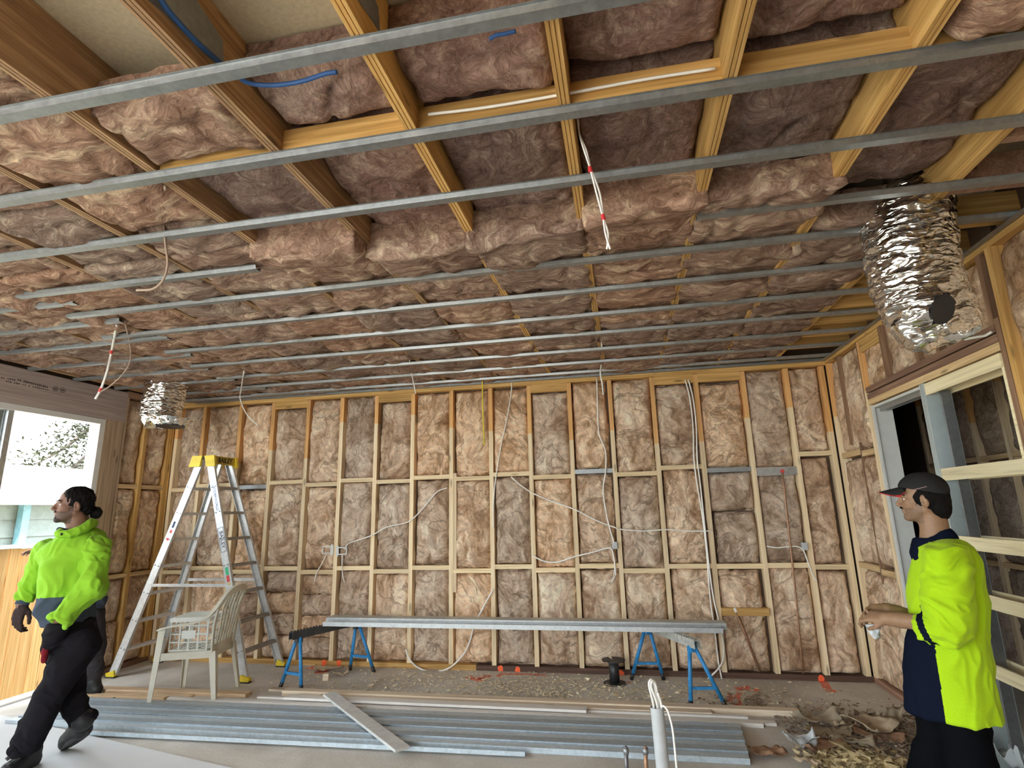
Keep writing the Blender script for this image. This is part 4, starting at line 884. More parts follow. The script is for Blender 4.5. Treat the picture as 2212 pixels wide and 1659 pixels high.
def duct(label, path, radii, hole_dir, seed, squash=1.0, holesz=0.62, mouth=None):
    P = [np.array(p, float) for p in path]; t_ = thing('foil_duct', label, 'duct', tuple(P[0]))
    P = spline(P, 24); K = len(P); n = 90; R_ = np.interp(np.linspace(0, 1, K), np.linspace(0, 1, len(radii)), radii); V = np.zeros((K, n, 3)); th = np.linspace(0, 2 * PI, n, endpoint=False)
    for i, p in enumerate(P):
        zz = i / (K - 1) * 3.2; dx = R_[i] * (1 + 0.03 * fbm(np.cos(th) * 2.5, np.sin(th) * 2.5, zz * 5, seed, 3)) + 0.009 * vnoise(np.cos(th) * 4, np.sin(th) * 4, zz * 14, seed + 3) + 0.007 * vnoise(th * 0 + np.cos(th) * 9, np.sin(th) * 9, zz * 34, seed + 5)
        V[i, :, 0] = p[0] + dx * np.cos(th); V[i, :, 1] = p[1] + dx * np.sin(th) * squash; V[i, :, 2] = p[2] + 0.02 * vnoise(np.cos(th) * 3, np.sin(th) * 3, zz * 3, seed + 9)
    idx = np.arange(K * n).reshape(K, n); q = np.stack([idx[:-1], np.roll(idx[:-1], -1, 1), np.roll(idx[1:], -1, 1), idx[1:]], -1).reshape(-1, 4)
    o = link('foil_sleeve', rawmesh('foil_sleeve', V.reshape(-1, 3), q), M['foil'], t_, smooth=True)
    # gathered foil closing the bottom, leaving a black mouth
    e = P[-1]; r = R_[-1]; V = []; kk = 14
    hd = np.array([*hole_dir, 0.0]); hd /= np.linalg.norm(hd); hc_ = e + hd * r * 0.48 + (0, 0, -0.02)
    for j in range(kk + 1):
        f = j / kk
        for a in th:
            rim = e + r * np.array([math.cos(a), math.sin(a) * squash, 0]); inn = hc_ + holesz * r * 0.62 * np.array([math.cos(a), math.sin(a) * squash, 0])
            bul = 0.10 * math.sin(PI * min(1, f * 1.15)) * (1 - 0.3 * math.cos(a - math.atan2(hd[1], hd[0])))
            p = rim * (1 - f) + inn * f + np.array([0, 0, -bul]); V.append(p)
    V = np.array(V); nz = fbm(V[:, 0] * 22, V[:, 1] * 22, V[:, 2] * 22, seed + 1, 3) * 0.014; V[:, 2] += nz; V[:, 0] += 0.5 * nz
    idx = np.arange((kk + 1) * n).reshape(kk + 1, n); q = np.stack([idx[:-1], np.roll(idx[:-1], -1, 1), np.roll(idx[1:], -1, 1), idx[1:]], -1).reshape(-1, 4)
    link('gathered_end', rawmesh('gathered_end', V, q), M['foil'], t_, smooth=True)
    if mouth:
        mc, ma, mr = np.array(mouth[0]), np.array(mouth[1], float), mouth[2]; ma /= np.linalg.norm(ma)
        MB().tube([mc - ma * 0.08, mc + ma * 0.01], [mr * 1.0, mr], 28).build('black_mouth_plug', M['blackpl'], t_, smooth=False)  # closed black cylinder stands in for shade inside the open mouth
        P_ = []; n2 = 40; xx = np.cross(ma, (0, 0, 1)); xx /= np.linalg.norm(xx); yy_ = np.cross(ma, xx)
        for f, rr2 in ((-0.07, 1.5), (-0.03, 1.25), (-0.005, 1.12), (0.004, 1.06)):
            for k2 in range(n2): a2 = 2 * PI * k2 / n2; q2 = mr * rr2 * (1 + 0.10 * math.sin(a2 * 7 + f * 60) + 0.06 * math.sin(a2 * 13)); P_.append(mc + ma * (f + 0.006 * math.sin(a2 * 9)) + xx * q2 * math.cos(a2) + yy_ * q2 * math.sin(a2))
        mb = MB(); mb.add(P_, [(i * n2 + k2, i * n2 + (k2 + 1) % n2, (i + 1) * n2 + (k2 + 1) % n2, (i + 1) * n2 + k2) for i in range(3) for k2 in range(n2)]); mb.build('gathered_foil', M['foil'], t_, smooth=True)
    else: MB().lathe([(holesz * r * 0.55, -0.05), (holesz * r * 0.72, -0.04), (holesz * r * 0.74, 0.0), (holesz * r * 0.7, 0.05), (holesz * r * 0.4, 0.06)], hc_ + (0, 0, -0.005), 24).build('black_mouth_plug', M['blackpl'], t_, smooth=True)
    return t_
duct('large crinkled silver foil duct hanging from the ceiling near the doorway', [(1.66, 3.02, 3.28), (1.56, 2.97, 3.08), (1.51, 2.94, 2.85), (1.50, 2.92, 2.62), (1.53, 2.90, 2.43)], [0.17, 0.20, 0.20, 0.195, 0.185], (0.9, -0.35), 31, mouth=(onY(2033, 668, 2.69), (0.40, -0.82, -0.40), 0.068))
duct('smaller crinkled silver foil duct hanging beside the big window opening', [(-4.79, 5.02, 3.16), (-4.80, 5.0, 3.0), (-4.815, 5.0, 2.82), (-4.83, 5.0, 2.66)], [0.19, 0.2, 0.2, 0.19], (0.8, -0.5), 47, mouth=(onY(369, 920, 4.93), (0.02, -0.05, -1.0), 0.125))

# ================================================================== FLOOR PILES
M['steelb'] = zinc('blue_grey_steel', (0.58, 0.68, 0.76), 0.42, 0.4); M['steeld'] = zinc('dull_dark_steel', (0.40, 0.48, 0.55), 0.46, 0.4)
names = ['nearest', 'second', 'third', 'fourth', 'fifth', 'sixth', 'seventh', 'eighth', 'ninth']
NT_ = 7
for k in range(NT_):
    f0 = k / NT_; xl = -5.0 + 0.10 * ((k * 37) % 5) / 5; xr_ = 0.66 + 0.008 * k
    yl = 4.04 + f0 * 0.60; yr = 4.125 + f0 * 0.60
    if k == 0: yl = 4.06
    z = 0.0; zt = (0.0, 0.010, 0.002, 0.012, 0.0, 0.008, 0.003)[k]
    o = MB().prism([(-0.037, 0), (-0.034, 0), (-0.034, 0.031 + zt), (0.034, 0.031 + zt), (0.034, 0), (0.037, 0), (0.037, 0.034 + zt), (-0.037, 0.034 + zt)][::-1], (xl, yl, z + 0.001), (xr_, yr, z + 0.001)).build('steel_track', M['steeld'] if k % 2 else M['steelb'])
    tag(o, 'long galvanised steel track lying flat on the floor, %s of the row' % names[k] if k else 'long galvanised steel track lying flat on the floor, nearest full-length one', 'steel track', 'steel tracks in the floor pile')
o = MB().prism([(-0.036, 0), (0.036, 0), (0.036, 0.028), (0.033, 0.028), (0.033, 0.003), (-0.036, 0.003)], (-4.2, 3.935, 0.012), (-0.75, 4.02, 0.012)).build('steel_angle', M['steelb']); tag(o, 'shorter pale steel angle in front of the long steel tracks', 'steel angle')
M['primed'] = plain('white_primed_timber', (0.74, 0.72, 0.69), 0.6, var=0.06, scale=8)
M['palepine'] = wood('pale_pine_plank', (0.76, 0.66, 0.52), (0.64, 0.53, 0.40), 'x'); M['orangepine'] = wood('orange_pine_plank', (0.86, 0.70, 0.50), (0.76, 0.56, 0.36), 'x')
PL = [((-3.15, 4.995), (1.20, 5.00), 0.085, 0.045, 0.001, 'palepine', 'long pine plank at the back of the timber pile, ends under the rubble'),
      ((-2.75, 4.905), (0.55, 4.915), 0.08, 0.035, 0.001, 'palepine', 'pine plank second from the back of the timber pile'),
      ((-3.3, 4.835), (0.80, 4.86), 0.045, 0.03, 0.001, 'primed', 'narrow white primed strip in the middle of the timber pile'),
      ((-3.9, 4.765), (0.98, 4.79), 0.06, 0.02, 0.001, 'primed', 'white primed board behind the steel, longest of the white ones'),
      ((-4.1, 4.705), (0.88, 4.735), 0.05, 0.03, 0.001, 'primed', 'white primed board beside the farthest steel track'),
      ((-3.0, 4.80), (-0.4, 4.805), 0.09, 0.02, 0.033, 'primed', 'wide white board stacked on top of the timber pile'),
      ((-5.05, 4.88), (-3.45, 4.905), 0.09, 0.03, 0.001, 'orangepine', 'orange pine board near the chair legs, farthest of three'),
      ((-4.85, 4.785), (-3.95, 4.80), 0.07, 0.022, 0.001, 'orangepine', 'orange pine board near the chair legs, middle of three'),
      ((-5.0, 4.715), (-4.15, 4.73), 0.055, 0.022, 0.001, 'orangepine', 'orange pine board near the chair legs, nearest of three'),
      ((-3.35, 5.09), (-2.2, 5.075), 0.07, 0.02, 0.001, 'palepine', 'short grey pine board lying at the dark-topped sawhorse feet')]
for a, b, w_, h_, z, m_, lb in PL:
    o = MB().bar((a[0], a[1], z + h_ / 2), (b[0], b[1], z + h_ / 2), w_, h_).build('plank', M[m_], bevel=0.002); tag(o, lb, 'plank', 'planks in the timber pile')
M['whiteboard_y'] = plain('grey_white_board', (0.56, 0.57, 0.56), 0.6, var=0.12, scale=20)
o = MB().bar((-2.60, 4.80, 0.083), (-1.56, 3.89, 0.050), 0.105, 0.019).build('loose_board', M['whiteboard_y'], bevel=0.002); tag(o, 'loose whitewashed board lying diagonally across the steel pile', 'board')
M['gyp'] = plain('pale_plasterboard', (0.76, 0.80, 0.85), 0.7, var=0.03, scale=2)
d_ = np.array([2.8, -0.64, 0]); d_ /= np.linalg.norm(d_); nrm = np.array([-d_[1], d_[0], 0]) * -1
P0 = np.array([-5.35, 4.20, 0.0]); P1 = P0 + d_ * 3.3; Q0, Q1 = P0 + nrm * 1.35, P1 + nrm * 1.35
P_ = [P0, P1, Q1, Q0]; mb = MB(); mb.add([p + (0, 0, 0.001) for p in P_] + [p + (0, 0, 0.0115) for p in P_], [(0, 1, 2, 3), (7, 6, 5, 4), (0, 4, 5, 1), (1, 5, 6, 2), (2, 6, 7, 3), (3, 7, 4, 0)])
gypo = mb.build('plasterboard_sheet', M['gyp']); tag(gypo, 'large pale plasterboard sheet lying on the floor under the striding person', 'plasterboard')
# orange spray paint marks on the slab
m = M['spray'] = mat('orange_spray_paint', (1.0, 0.22, 0.12), 0.8); t = NT(m); nz = t.noise(t.tc.outputs['Object'], 34, 5, 0.75); 
al = t.ramp(nz.outputs['Fac'], [(0.40, (0, 0, 0)), (0.54, (1, 1, 1))]); t.link(al, t.b.inputs['Alpha'])
def spray(pts, w_, Z=0.0016):
    P = [onZ(x, y, Z) for x, y in pts]; P = spline(P, 5); V = []; 
    for i, p in enumerate(P):
        d = P[min(i + 1, len(P) - 1)] - P[max(i - 1, 0)]; s = np.array([-d[1], d[0], 0]); s /= (np.linalg.norm(s) + 1e-9); V += [p + s * w_ / 2, p - s * w_ / 2, p + s * w_ / 2 - (0, 0, 0.001), p - s * w_ / 2 - (0, 0, 0.001)]
    F = [(4 * i, 4 * i + 1, 4 * i + 5, 4 * i + 4) for i in range(len(P) - 1)]
    mb = MB(); mb.add(V, F); mb.build('paint_mark', M['spray'], floor)
spray([(1590, 1484), (1600, 1490), (1612, 1482), (1622, 1492), (1640, 1488)], 0.05); spray([(1598, 1495), (1592, 1510), (1600, 1525)], 0.05); spray([(1575, 1500), (1585, 1520), (1625, 1528)], 0.05)
spray([(1770, 1463), (1780, 1475), (1790, 1490), (1806, 1494)], 0.07); spray([(1010, 1462), (1030, 1466), (1055, 1460), (1030, 1472)], 0.09); spray([(1075, 1462), (1090, 1456), (1180, 1458)], 0.05)
spray([(665, 1445), (690, 1440), (700, 1450), (680, 1452)], 0.10); spray([(1310, 1470), (1340, 1474), (1365, 1474)], 0.04)
def blob(px, py):
    c = onY(px, py, YB - 0.006); mb = MB(); n = 16; V = [c + np.array([0.028 * math.cos(2 * PI * k / n) * random.uniform(.8, 1.15), 0, 0.034 * math.sin(2 * PI * k / n) * random.uniform(.8, 1.15)]) for k in range(n)]
    mb.add(V + [v + np.array([0, 0.002, 0]) for v in V], [tuple(range(n)), tuple(range(2 * n - 1, n - 1, -1))]); mb.build('paint_mark', mat('orange_dot', (1.0, 0.16, 0.05), 0.7), floor)
for a in ((700, 1432), (732, 1432), (1081, 1445), (1118, 1448), (1342, 1455), (1774, 1466)): blob(*a)

# wood shavings and grit
M['chip'] = plain('pale_wood_chip', (0.76, 0.66, 0.48), 0.8, var=0.35, scale=50); M['grit'] = plain('brown_rubble', (0.27, 0.20, 0.14), 0.9, var=0.4, scale=30)
def scatter(name, label, cat, m, n, cen, sg, size, seed, flat=0.3, pile=0.0):
    r_ = np.random.RandomState(seed); V = []; F = []
    for i in range(n):
        x, y = r_.normal(cen[0], sg[0]), r_.normal(cen[1], sg[1])
        if 3.6 < y < 5.06 and x < 1.0: y = 5.08 + abs(r_.normal(0, 0.2))
        if y > YB - 0.04: y = YB - 0.04 - abs(r_.normal(0, 0.05))
        if x > XR - 0.04: x = XR - 0.04
        s = size * r_.lognormal(0, 0.45); zz = 0.002 + pile * math.exp(-((x - cen[0]) / sg[0]) ** 2 - ((y - cen[1]) / sg[1]) ** 2) * r_.rand()
        P = r_.uniform(-1, 1, (4, 3)) * (s, s, s * flat) + (x, y, zz + s * flat); k = len(V); V += list(P); F += [(k, k + 1, k + 2), (k, k + 2, k + 3), (k, k + 3, k + 1), (k + 1, k + 3, k + 2)]
    mb = MB(); mb.add(V, F); o = mb.build(name, m, kind='stuff'); tag(o, label, cat); return o
scatter('wood_shavings', 'scattered pale wood shavings along the floor by the back wall', 'shavings', M['chip'], 3600, (-0.8, 5.45), (1.1, 0.24), 0.013, 3)
scatter('insulation_fluff', 'small heap of yellow brown fluff in front of the rubble', 'fluff', plain('yellow_fluff', (0.50, 0.40, 0.22), 0.9, var=0.4), 2600, (1.32, 4.15), (0.14, 0.10), 0.016, 4, 0.5, 0.06)
scatter('rubble', 'loose brown rubble and grit on the floor by the doorway', 'rubble', M['grit'], 3000, (1.55, 4.6), (0.38, 0.30), 0.016, 5, 0.5, 0.03)
scatter('sawdust', 'light grit scattered around the middle of the floor', 'grit', M['chip'], 1200, (-0.6, 4.4), (1.8, 0.7), 0.006, 8)
# torn sheets
def sheet(name, label, cat, px, py, w_, l_, rz, m, seed, z=0.02, curl=0.06, amp=0.02, t_=0.003):
    c = onZ(px, py, z); n = 14; r_ = seed; A, B = np.meshgrid(np.linspace(-0.5, 0.5, n), np.linspace(-0.5, 0.5, n), indexing='ij')
    ej = 1 + 0.16 * vnoise(A * 5, B * 5, r_ * 1.0, 2); X = A * w_ * ej; Y = B * l_ * (1 + 0.16 * vnoise(A * 5, B * 5, r_ + 5.0, 3))
    Z = amp * (1 + fbm(A * 3, B * 3, r_ * 2.0, 1, 3)) + curl * (np.abs(A * 2) ** 3) * (0.5 + 0.5 * vnoise(A * 2, B * 2, r_ * 3.0, 4)); Z = Z - Z.min() + 0.004
    R = rotm(rz); P = np.stack([X, Y, Z], -1).reshape(-1, 3) @ R.T + np.array([c[0], c[1], z * 0.5]); idx = np.arange(n * n).reshape(n, n); q = np.stack([idx[:-1, :-1], idx[1:, :-1], idx[1:, 1:], idx[:-1, 1:]], -1).reshape(-1, 4)
    P2 = P + (0, 0, t_); V = np.concatenate([P2, P]); ring = list(idx[0, :]) + list(idx[1:, -1]) + list(idx[-1, -2::-1]) + list(idx[-2:0:-1, 0]); ring = np.array(ring); nr_ = np.roll(ring, -1)
    F = np.concatenate([q, q[:, ::-1] + n * n, np.stack([ring, nr_, nr_ + n * n, ring + n * n], -1)])
    o = link(name, rawmesh(name, V, F), m, None, True); tag(o, label, cat); return o
M['card'] = plain('grey_brown_cardboard', (0.32, 0.26, 0.18), 0.85, var=0.2); M['card2'] = plain('tan_board', (0.44, 0.34, 0.23), 0.85, var=0.2); M['card3'] = plain('red_brown_board', (0.30, 0.17, 0.10), 0.85, var=0.25)
m = M['film'] = plain('clear_crumpled_film', (0.78, 0.84, 0.88), 0.2, var=0.05); m.node_tree.nodes['Principled BSDF'].inputs['Transmission Weight'].default_value = 0.35
for (px, py, w_, l_, rz, m_, sd_, z, cu, lb) in (
    (1765, 1552, 0.32, 0.16, 0.1, 'card', 11, 0.05, 0.10, 'curled grey cardboard sheet at the end of the long pine plank'),
    (1790, 1582, 0.30, 0.20, -0.3, 'card', 12, 0.02, 0.03, 'torn brown cardboard piece beside the rubble'),
    (1880, 1565, 0.24, 0.26, 0.6, 'card2', 13, 0.06, 0.05, 'bent tan board leaning on the rubble'),
    (1815, 1560, 0.14, 0.10, 0.2, 'card2', 14, 0.04, 0.02, 'small tan offcut between two cardboard pieces'),
    (1900, 1590, 0.30, 0.16, -0.5, 'card3', 15, 0.02, 0.05, 'dark red-brown sheet near the worker in the cap'),
    (1770, 1610, 0.28, 0.20, 0.4, 'card3', 16, 0.01, 0.03, 'flat red-brown board behind the plastic bag'),
    (1660, 1630, 0.20, 0.14, 0.1, 'card3', 17, 0.005, 0.02, 'dark brown sheet at the end of the steel tracks'),
    (1745, 1650, 0.16, 0.07, -0.7, 'card2', 18, 0.01, 0.01, 'small tan stick of board in front of the plastic bag'),
    (1840, 1605, 0.24, 0.10, -0.2, 'card', 19, 0.02, 0.04, 'long grey scrap lying along the rubble'),
    (1925, 1560, 0.22, 0.12, 0.9, 'card', 20, 0.03, 0.08, 'curled grey scrap against the doorway wall'),
    (710, 1447, 0.30, 0.09, 0.15, 'card2', 21, 0.01, 0.03, 'crumpled pinkish paper strip behind the dark-topped sawhorse'),
    (735, 1462, 0.16, 0.08, 0.0, 'card2', 22, 0.0, 0.03, 'small crumpled paper in front of the strip'),
    (1330, 1440, 0.05, 0.09, 0.0, 'white', 25, 0.08, 0.0, 'white card propped behind the black spool')):
    sheet('scrap', lb, 'scrap', px, py, w_, l_, rz, M[m_], sd_, z, cu)
o = sheet('plastic_bag', 'crumpled white plastic bag at the end of the steel tracks', 'bag', 1732, 1612, 0.20, 0.10, 0.0, M['film'], 33, 0.02, 0.10, 0.03, 0.002)
o = sheet('plastic_bag', 'crumpled clear plastic bag at the foot of the door pocket', 'bag', 2190, 1640, 0.12, 0.2, 0.3, M['film'], 37, 0.1, 0.12, 0.05, 0.002)
o = MB().box(onZ(705, 1462, 0.03), (0.055, 0.045, 0.06), rotm(0.2)).build('timber_block', M['palepine'], bevel=0.002); tag(o, 'small pine offcut block beside the dark-topped sawhorse', 'offcut')
o = cab([onZ(x, y, 0.008) for x, y in ((240, 1510), (265, 1503), (290, 1498), (308, 1495))], 0.007).build('stick', M['bark']); tag(o, 'thin bent stick on the floor between man and chair', 'stick')

# ================================================================== PEOPLE
class SDF:
    def __init__(s, lo, hi, h):
        s.lo = np.array(lo, float); s.h = h; s.n = np.ceil((np.array(hi) - s.lo) / h).astype(int) + 1
        s.ax = [s.lo[i] + h * np.arange(s.n[i]) for i in range(3)]; s.v = np.full(s.n, 1.0, np.float32)
    def _sl(s, lo, hi):
        a = np.clip(np.floor((lo - s.lo) / s.h).astype(int), 0, s.n); b = np.clip(np.ceil((hi - s.lo) / s.h).astype(int) + 1, 0, s.n)
        if np.any(b <= a): return None, None
        sl = tuple(slice(a[i], b[i]) for i in range(3)); return sl, np.meshgrid(*[s.ax[i][a[i]:b[i]] for i in range(3)], indexing='ij', sparse=True)
    def _un(s, sl, d, k, sub=False):
        o = s.v[sl]
        if sub:
            d = -d; h = np.clip(0.5 - 0.5 * (o - d) / k, 0, 1) if k > 0 else (d > o) * 1.0; s.v[sl] = o * (1 - h) + d * h + k * h * (1 - h)
        else:
            h = np.clip(0.5 + 0.5 * (o - d) / k, 0, 1); s.v[sl] = o * (1 - h) + d * h - k * h * (1 - h)
    def cap(s, a, b, ra, rb, k=0.015, sub=False):
        a, b = np.array(a, float), np.array(b, float); m = max(ra, rb) + k + 3 * s.h
        sl, G = s._sl(np.minimum(a, b) - m, np.maximum(a, b) + m)
        if sl is None: return s
        d = b - a; L2 = d @ d + 1e-12; px, py, pz = G[0] - a[0], G[1] - a[1], G[2] - a[2]
        t = np.clip((px * d[0] + py * d[1] + pz * d[2]) / L2, 0, 1)
        s._un(sl, np.sqrt((px - t * d[0]) ** 2 + (py - t * d[1]) ** 2 + (pz - t * d[2]) ** 2) - (ra + (rb - ra) * t), k, sub); return s
    def ell(s, c, r, R=None, k=0.015, sub=False):
        c, r = np.array(c, float), np.array(r, float); R = np.eye(3) if R is None else np.array(R); m = max(r) + k + 3 * s.h
        sl, G = s._sl(c - m, c + m)
        if sl is None: return s
        q = [(G[0] - c[0]) * R[0, i] + (G[1] - c[1]) * R[1, i] + (G[2] - c[2]) * R[2, i] for i in range(3)]
        k0 = np.sqrt(sum((q[i] / r[i]) ** 2 for i in range(3))); k1 = np.sqrt(sum((q[i] / r[i] ** 2) ** 2 for i in range(3))) + 1e-9
        s._un(sl, k0 * (k0 - 1) / k1, k, sub); return s
    def clip(s, p, n):
        n = np.array(n, float); n /= np.linalg.norm(n); G = np.meshgrid(*s.ax, indexing='ij', sparse=True)
        s.v = np.maximum(s.v, ((G[0] - p[0]) * n[0] + (G[1] - p[1]) * n[1] + (G[2] - p[2]) * n[2]).astype(np.float32)); return s
    def mesh(s, smooth=2):
        v = s.v; v[0], v[-1], v[:, 0], v[:, -1], v[:, :, 0], v[:, :, -1] = 1, 1, 1, 1, 1, 1
        ins = v < 0; cs = [(i, j, k) for i in (0, 1) for j in (0, 1) for k in (0, 1)]; sh = tuple(s.n - 1)
        cnt = sum(ins[i:sh[0] + i, j:sh[1] + j, k:sh[2] + k].astype(np.int8) for i, j, k in cs)
        act = np.argwhere((cnt > 0) & (cnt < 8)); cid = np.full(sh, -1, np.int64); cid[tuple(act.T)] = np.arange(len(act))
        cv = np.stack([v[act[:, 0] + i, act[:, 1] + j, act[:, 2] + k] for i, j, k in cs], 1)
        P = np.zeros((len(act), 3)); W = np.zeros(len(act))
        for a in range(8):
            for b in range(a + 1, 8):
                A, B = np.array(cs[a]), np.array(cs[b])
                if np.abs(A - B).sum() != 1: continue
                m = (cv[:, a] < 0) != (cv[:, b] < 0); t = cv[:, a] / (cv[:, a] - cv[:, b] + 1e-12); P[m] += (A + (B - A) * t[:, None])[m]; W[m] += 1
        V = s.lo + (act + P / W[:, None]) * s.h; F = []
        for ax in range(3):
            o1, o2 = [(1, 2), (2, 0), (0, 1)][ax]; e = np.eye(3, dtype=int); n = s.n.copy(); n[ax] -= 1
            A = ins[tuple(slice(0, n[i]) for i in range(3))]; B = ins[tuple(slice(1, None) if i == ax else slice(0, n[i]) for i in range(3))]
            E_ = np.argwhere(A != B); E_ = E_[(E_[:, o1] > 0) & (E_[:, o2] > 0)]; fl = A[tuple(E_.T)]
            c = [cid[tuple((E_ - d).T)] for d in (e[o1] + e[o2], e[o2], e[o1] * 0, e[o1])]
            q = np.stack(c, 1); q[~fl] = q[~fl][:, ::-1]; F.append(q)
        F = np.concatenate(F); F = F[(F >= 0).all(1)]
        for _ in range(smooth): V = lap(V, F, 0.5)
        return V, F
def lap(V, F, f):
    A = np.zeros_like(V); N = np.zeros(len(V))
    for i in range(4):
        a, b = F[:, i], F[:, (i + 1) % 4]
        for p, q in ((a, b), (b, a)):
            for c in range(3): A[:, c] += np.bincount(p, V[q, c], len(V))
            N += np.bincount(p, minlength=len(V))
    return V * (1 - f) + f * A / np.maximum(N, 1)[:, None]
def vnorm(V, F):
    n = np.cross(V[F[:, 2]] - V[F[:, 0]], V[F[:, 3]] - V[F[:, 1]]); N = np.zeros_like(V)
    for i in range(4):
        for c in range(3): N[:, c] += np.bincount(F[:, i], n[:, c], len(V))
    return N / (np.linalg.norm(N, axis=1)[:, None] + 1e-9)
def wrinkle(V, F, amp, fr=(9, 9, 5), seed=0, ridge=True):
    N = vnorm(V, F); w = 0.08 * np.stack([vnoise(V[:, 0] * 7, V[:, 1] * 7, V[:, 2] * 7, seed + i) for i in range(3)], 1); Q = (V + w) * fr
    n = vnoise(Q[:, 0], Q[:, 1], Q[:, 2], seed + 7); m = vnoise(Q[:, 0] * 2.1, Q[:, 1] * 2.1, Q[:, 2] * 2.1, seed + 8)
    d = ((1 - np.abs(n) * 2.2) + 0.4 * (1 - np.abs(m) * 2.2)) if ridge else (n + 0.5 * m)
    return V + N * (amp * d)[:, None]
def bodymesh(name, parts, m, parent):
    V, F, k = [], [], 0
    for v, f in parts: V.append(v); F.append(f + k); k += len(v)
    return link(name, rawmesh(name, np.concatenate(V), np.concatenate(F)), m, parent, True)
def setmats(o, ms, fn):
    for m in ms: o.data.materials.append(m)
    me = o.data; n = len(me.polygons); c = np.zeros(n * 3); me.polygons.foreach_get('center', c); c = c.reshape(-1, 3) + OFF[o.name]
    me.polygons.foreach_set('material_index', fn(c).astype(np.int32)); me.update()
def bounds(pts, m): P = np.array([np.array(p, float)[:3] for p in pts]); return P.min(0) - m, P.max(0) + m
def head_sdf(C, R, s=1.0, neck_to=None, h=0.0028):
    def w(p): return C + R @ (np.array(p, float) * s)
    g = SDF(C - 0.19 * s - 0.02, C + 0.19 * s + 0.02, h)
    def e(c, r, k=.015, sub=False, R2=None): g.ell(w(c), np.array(r) * s, R if R2 is None else R @ R2, k, sub)
    def c(a, b, ra, rb, k=.015, sub=False): g.cap(w(a), w(b), ra * s, rb * s, k, sub)
    e((-.012, 0, .035), (.094, .075, .084)); e((.028, 0, -.028), (.060, .058, .082), .02)
    for t in (-1, 1):
        c((-.005, t * .046, -.045), (.058, t * .014, -.088), .020, .017, .02); e((.052, t * .040, -.016), (.024, .020, .024), .016)
    e((.070, 0, -.088), (.018, .022, .018), .012); c((.076, -.034, .024), (.076, .034, .024), .011, .011, .014)
    c((.084, 0, .016), (.105, 0, -.020), .0075, .0105, .008); e((.094, 0, -.027), (.014, .016, .008), k=.006)
    e((.082, 0, -.050), (.012, .023, .0065), .006); e((.080, 0, -.061), (.012, .020, .0075), .006); c((.089, -.02, -.0555), (.089, .02, -.0555), .0022, .0022, .003, True)
    for t in (-1, 1):
        e((.092, t * .032, .007), (.015, .017, .0105), .008, True)
        tl = np.array(Matrix.Rotation(0.25, 3, 'Y')); e((-.010, t * .077, -.006), (.018, .0085, .032), .004, R2=tl); e((-.005, t * .086, -.004), (.010, .006, .019), .003, True, tl); e((-.002, t * .078, -.022), (.009, .006, .010), .003)
        c((.095, t * .008, -.033), (.100, t * .007, -.030), .003, .003, .002, True)
    c((-.020, 0, -.055), (-.040, 0, -.13), .055, .056, .025)
    if neck_to is not None: g.cap(w((-.035, 0, -.10)), neck_to, .056 * s, .062 * s, .02)
    return g, w
def eyes(w, R, s, t_):
    for t in (-1, 1):
        c = w((.0675, t * .031, .0075)); g = SDF(c - .02, c + .02, .0016).ell(c, (.0125 * s,) * 3, None, .001); V, F = g.mesh(1); o = bodymesh('eye', [(V, F)], M['eyewhite'], t_)
        ic = w((.0800, t * .0315, .0075)); o.data.materials.append(M['iris']); setmats(o, [], lambda q: (np.linalg.norm(q - ic, axis=1) < .0068))
        # upper lid
        g = SDF(c - .024, c + .024, .0018).cap(w((.077, t * .019, .0135)), w((.0805, t * .032, .0165)), .0035, .004, .002).cap(w((.0805, t * .032, .0165)), w((.071, t * .045, .011)), .004, .0032, .003); bodymesh('eyelid', [g.mesh(1)], M['skin_' + t_['sk']], t_)
        g = SDF(c + R @ np.array([0, 0, .018]) - .04, c + R @ np.array([0, 0, .018]) + .04, .002).cap(w((.086, t * .014, .025)), w((.084, t * .036, .031)), .0042, .0045, .002).cap(w((.084, t * .036, .031)), w((.070, t * .052, .024)), .0045, .002, .002); bodymesh('eyebrow', [g.mesh(1)], M['hair'], t_)
def stubble(o, C, R, s, m):
    def fn(c):
        q = ((c - C) @ R) / s; lip = (q[:, 0] > .072) & (q[:, 2] > -.067) & (q[:, 2] < -.044) & (np.abs(q[:, 1]) < .023)
        return (q[:, 2] < -.040 - .25 * np.clip(.04 - q[:, 0], 0, 1) * 0 + .03 * (q[:, 0] < .03)) & (q[:, 2] > -.118) & (q[:, 0] > .004) & (np.linalg.norm(q, axis=1) < .16) & (~lip)
    setmats(o, [m], fn)
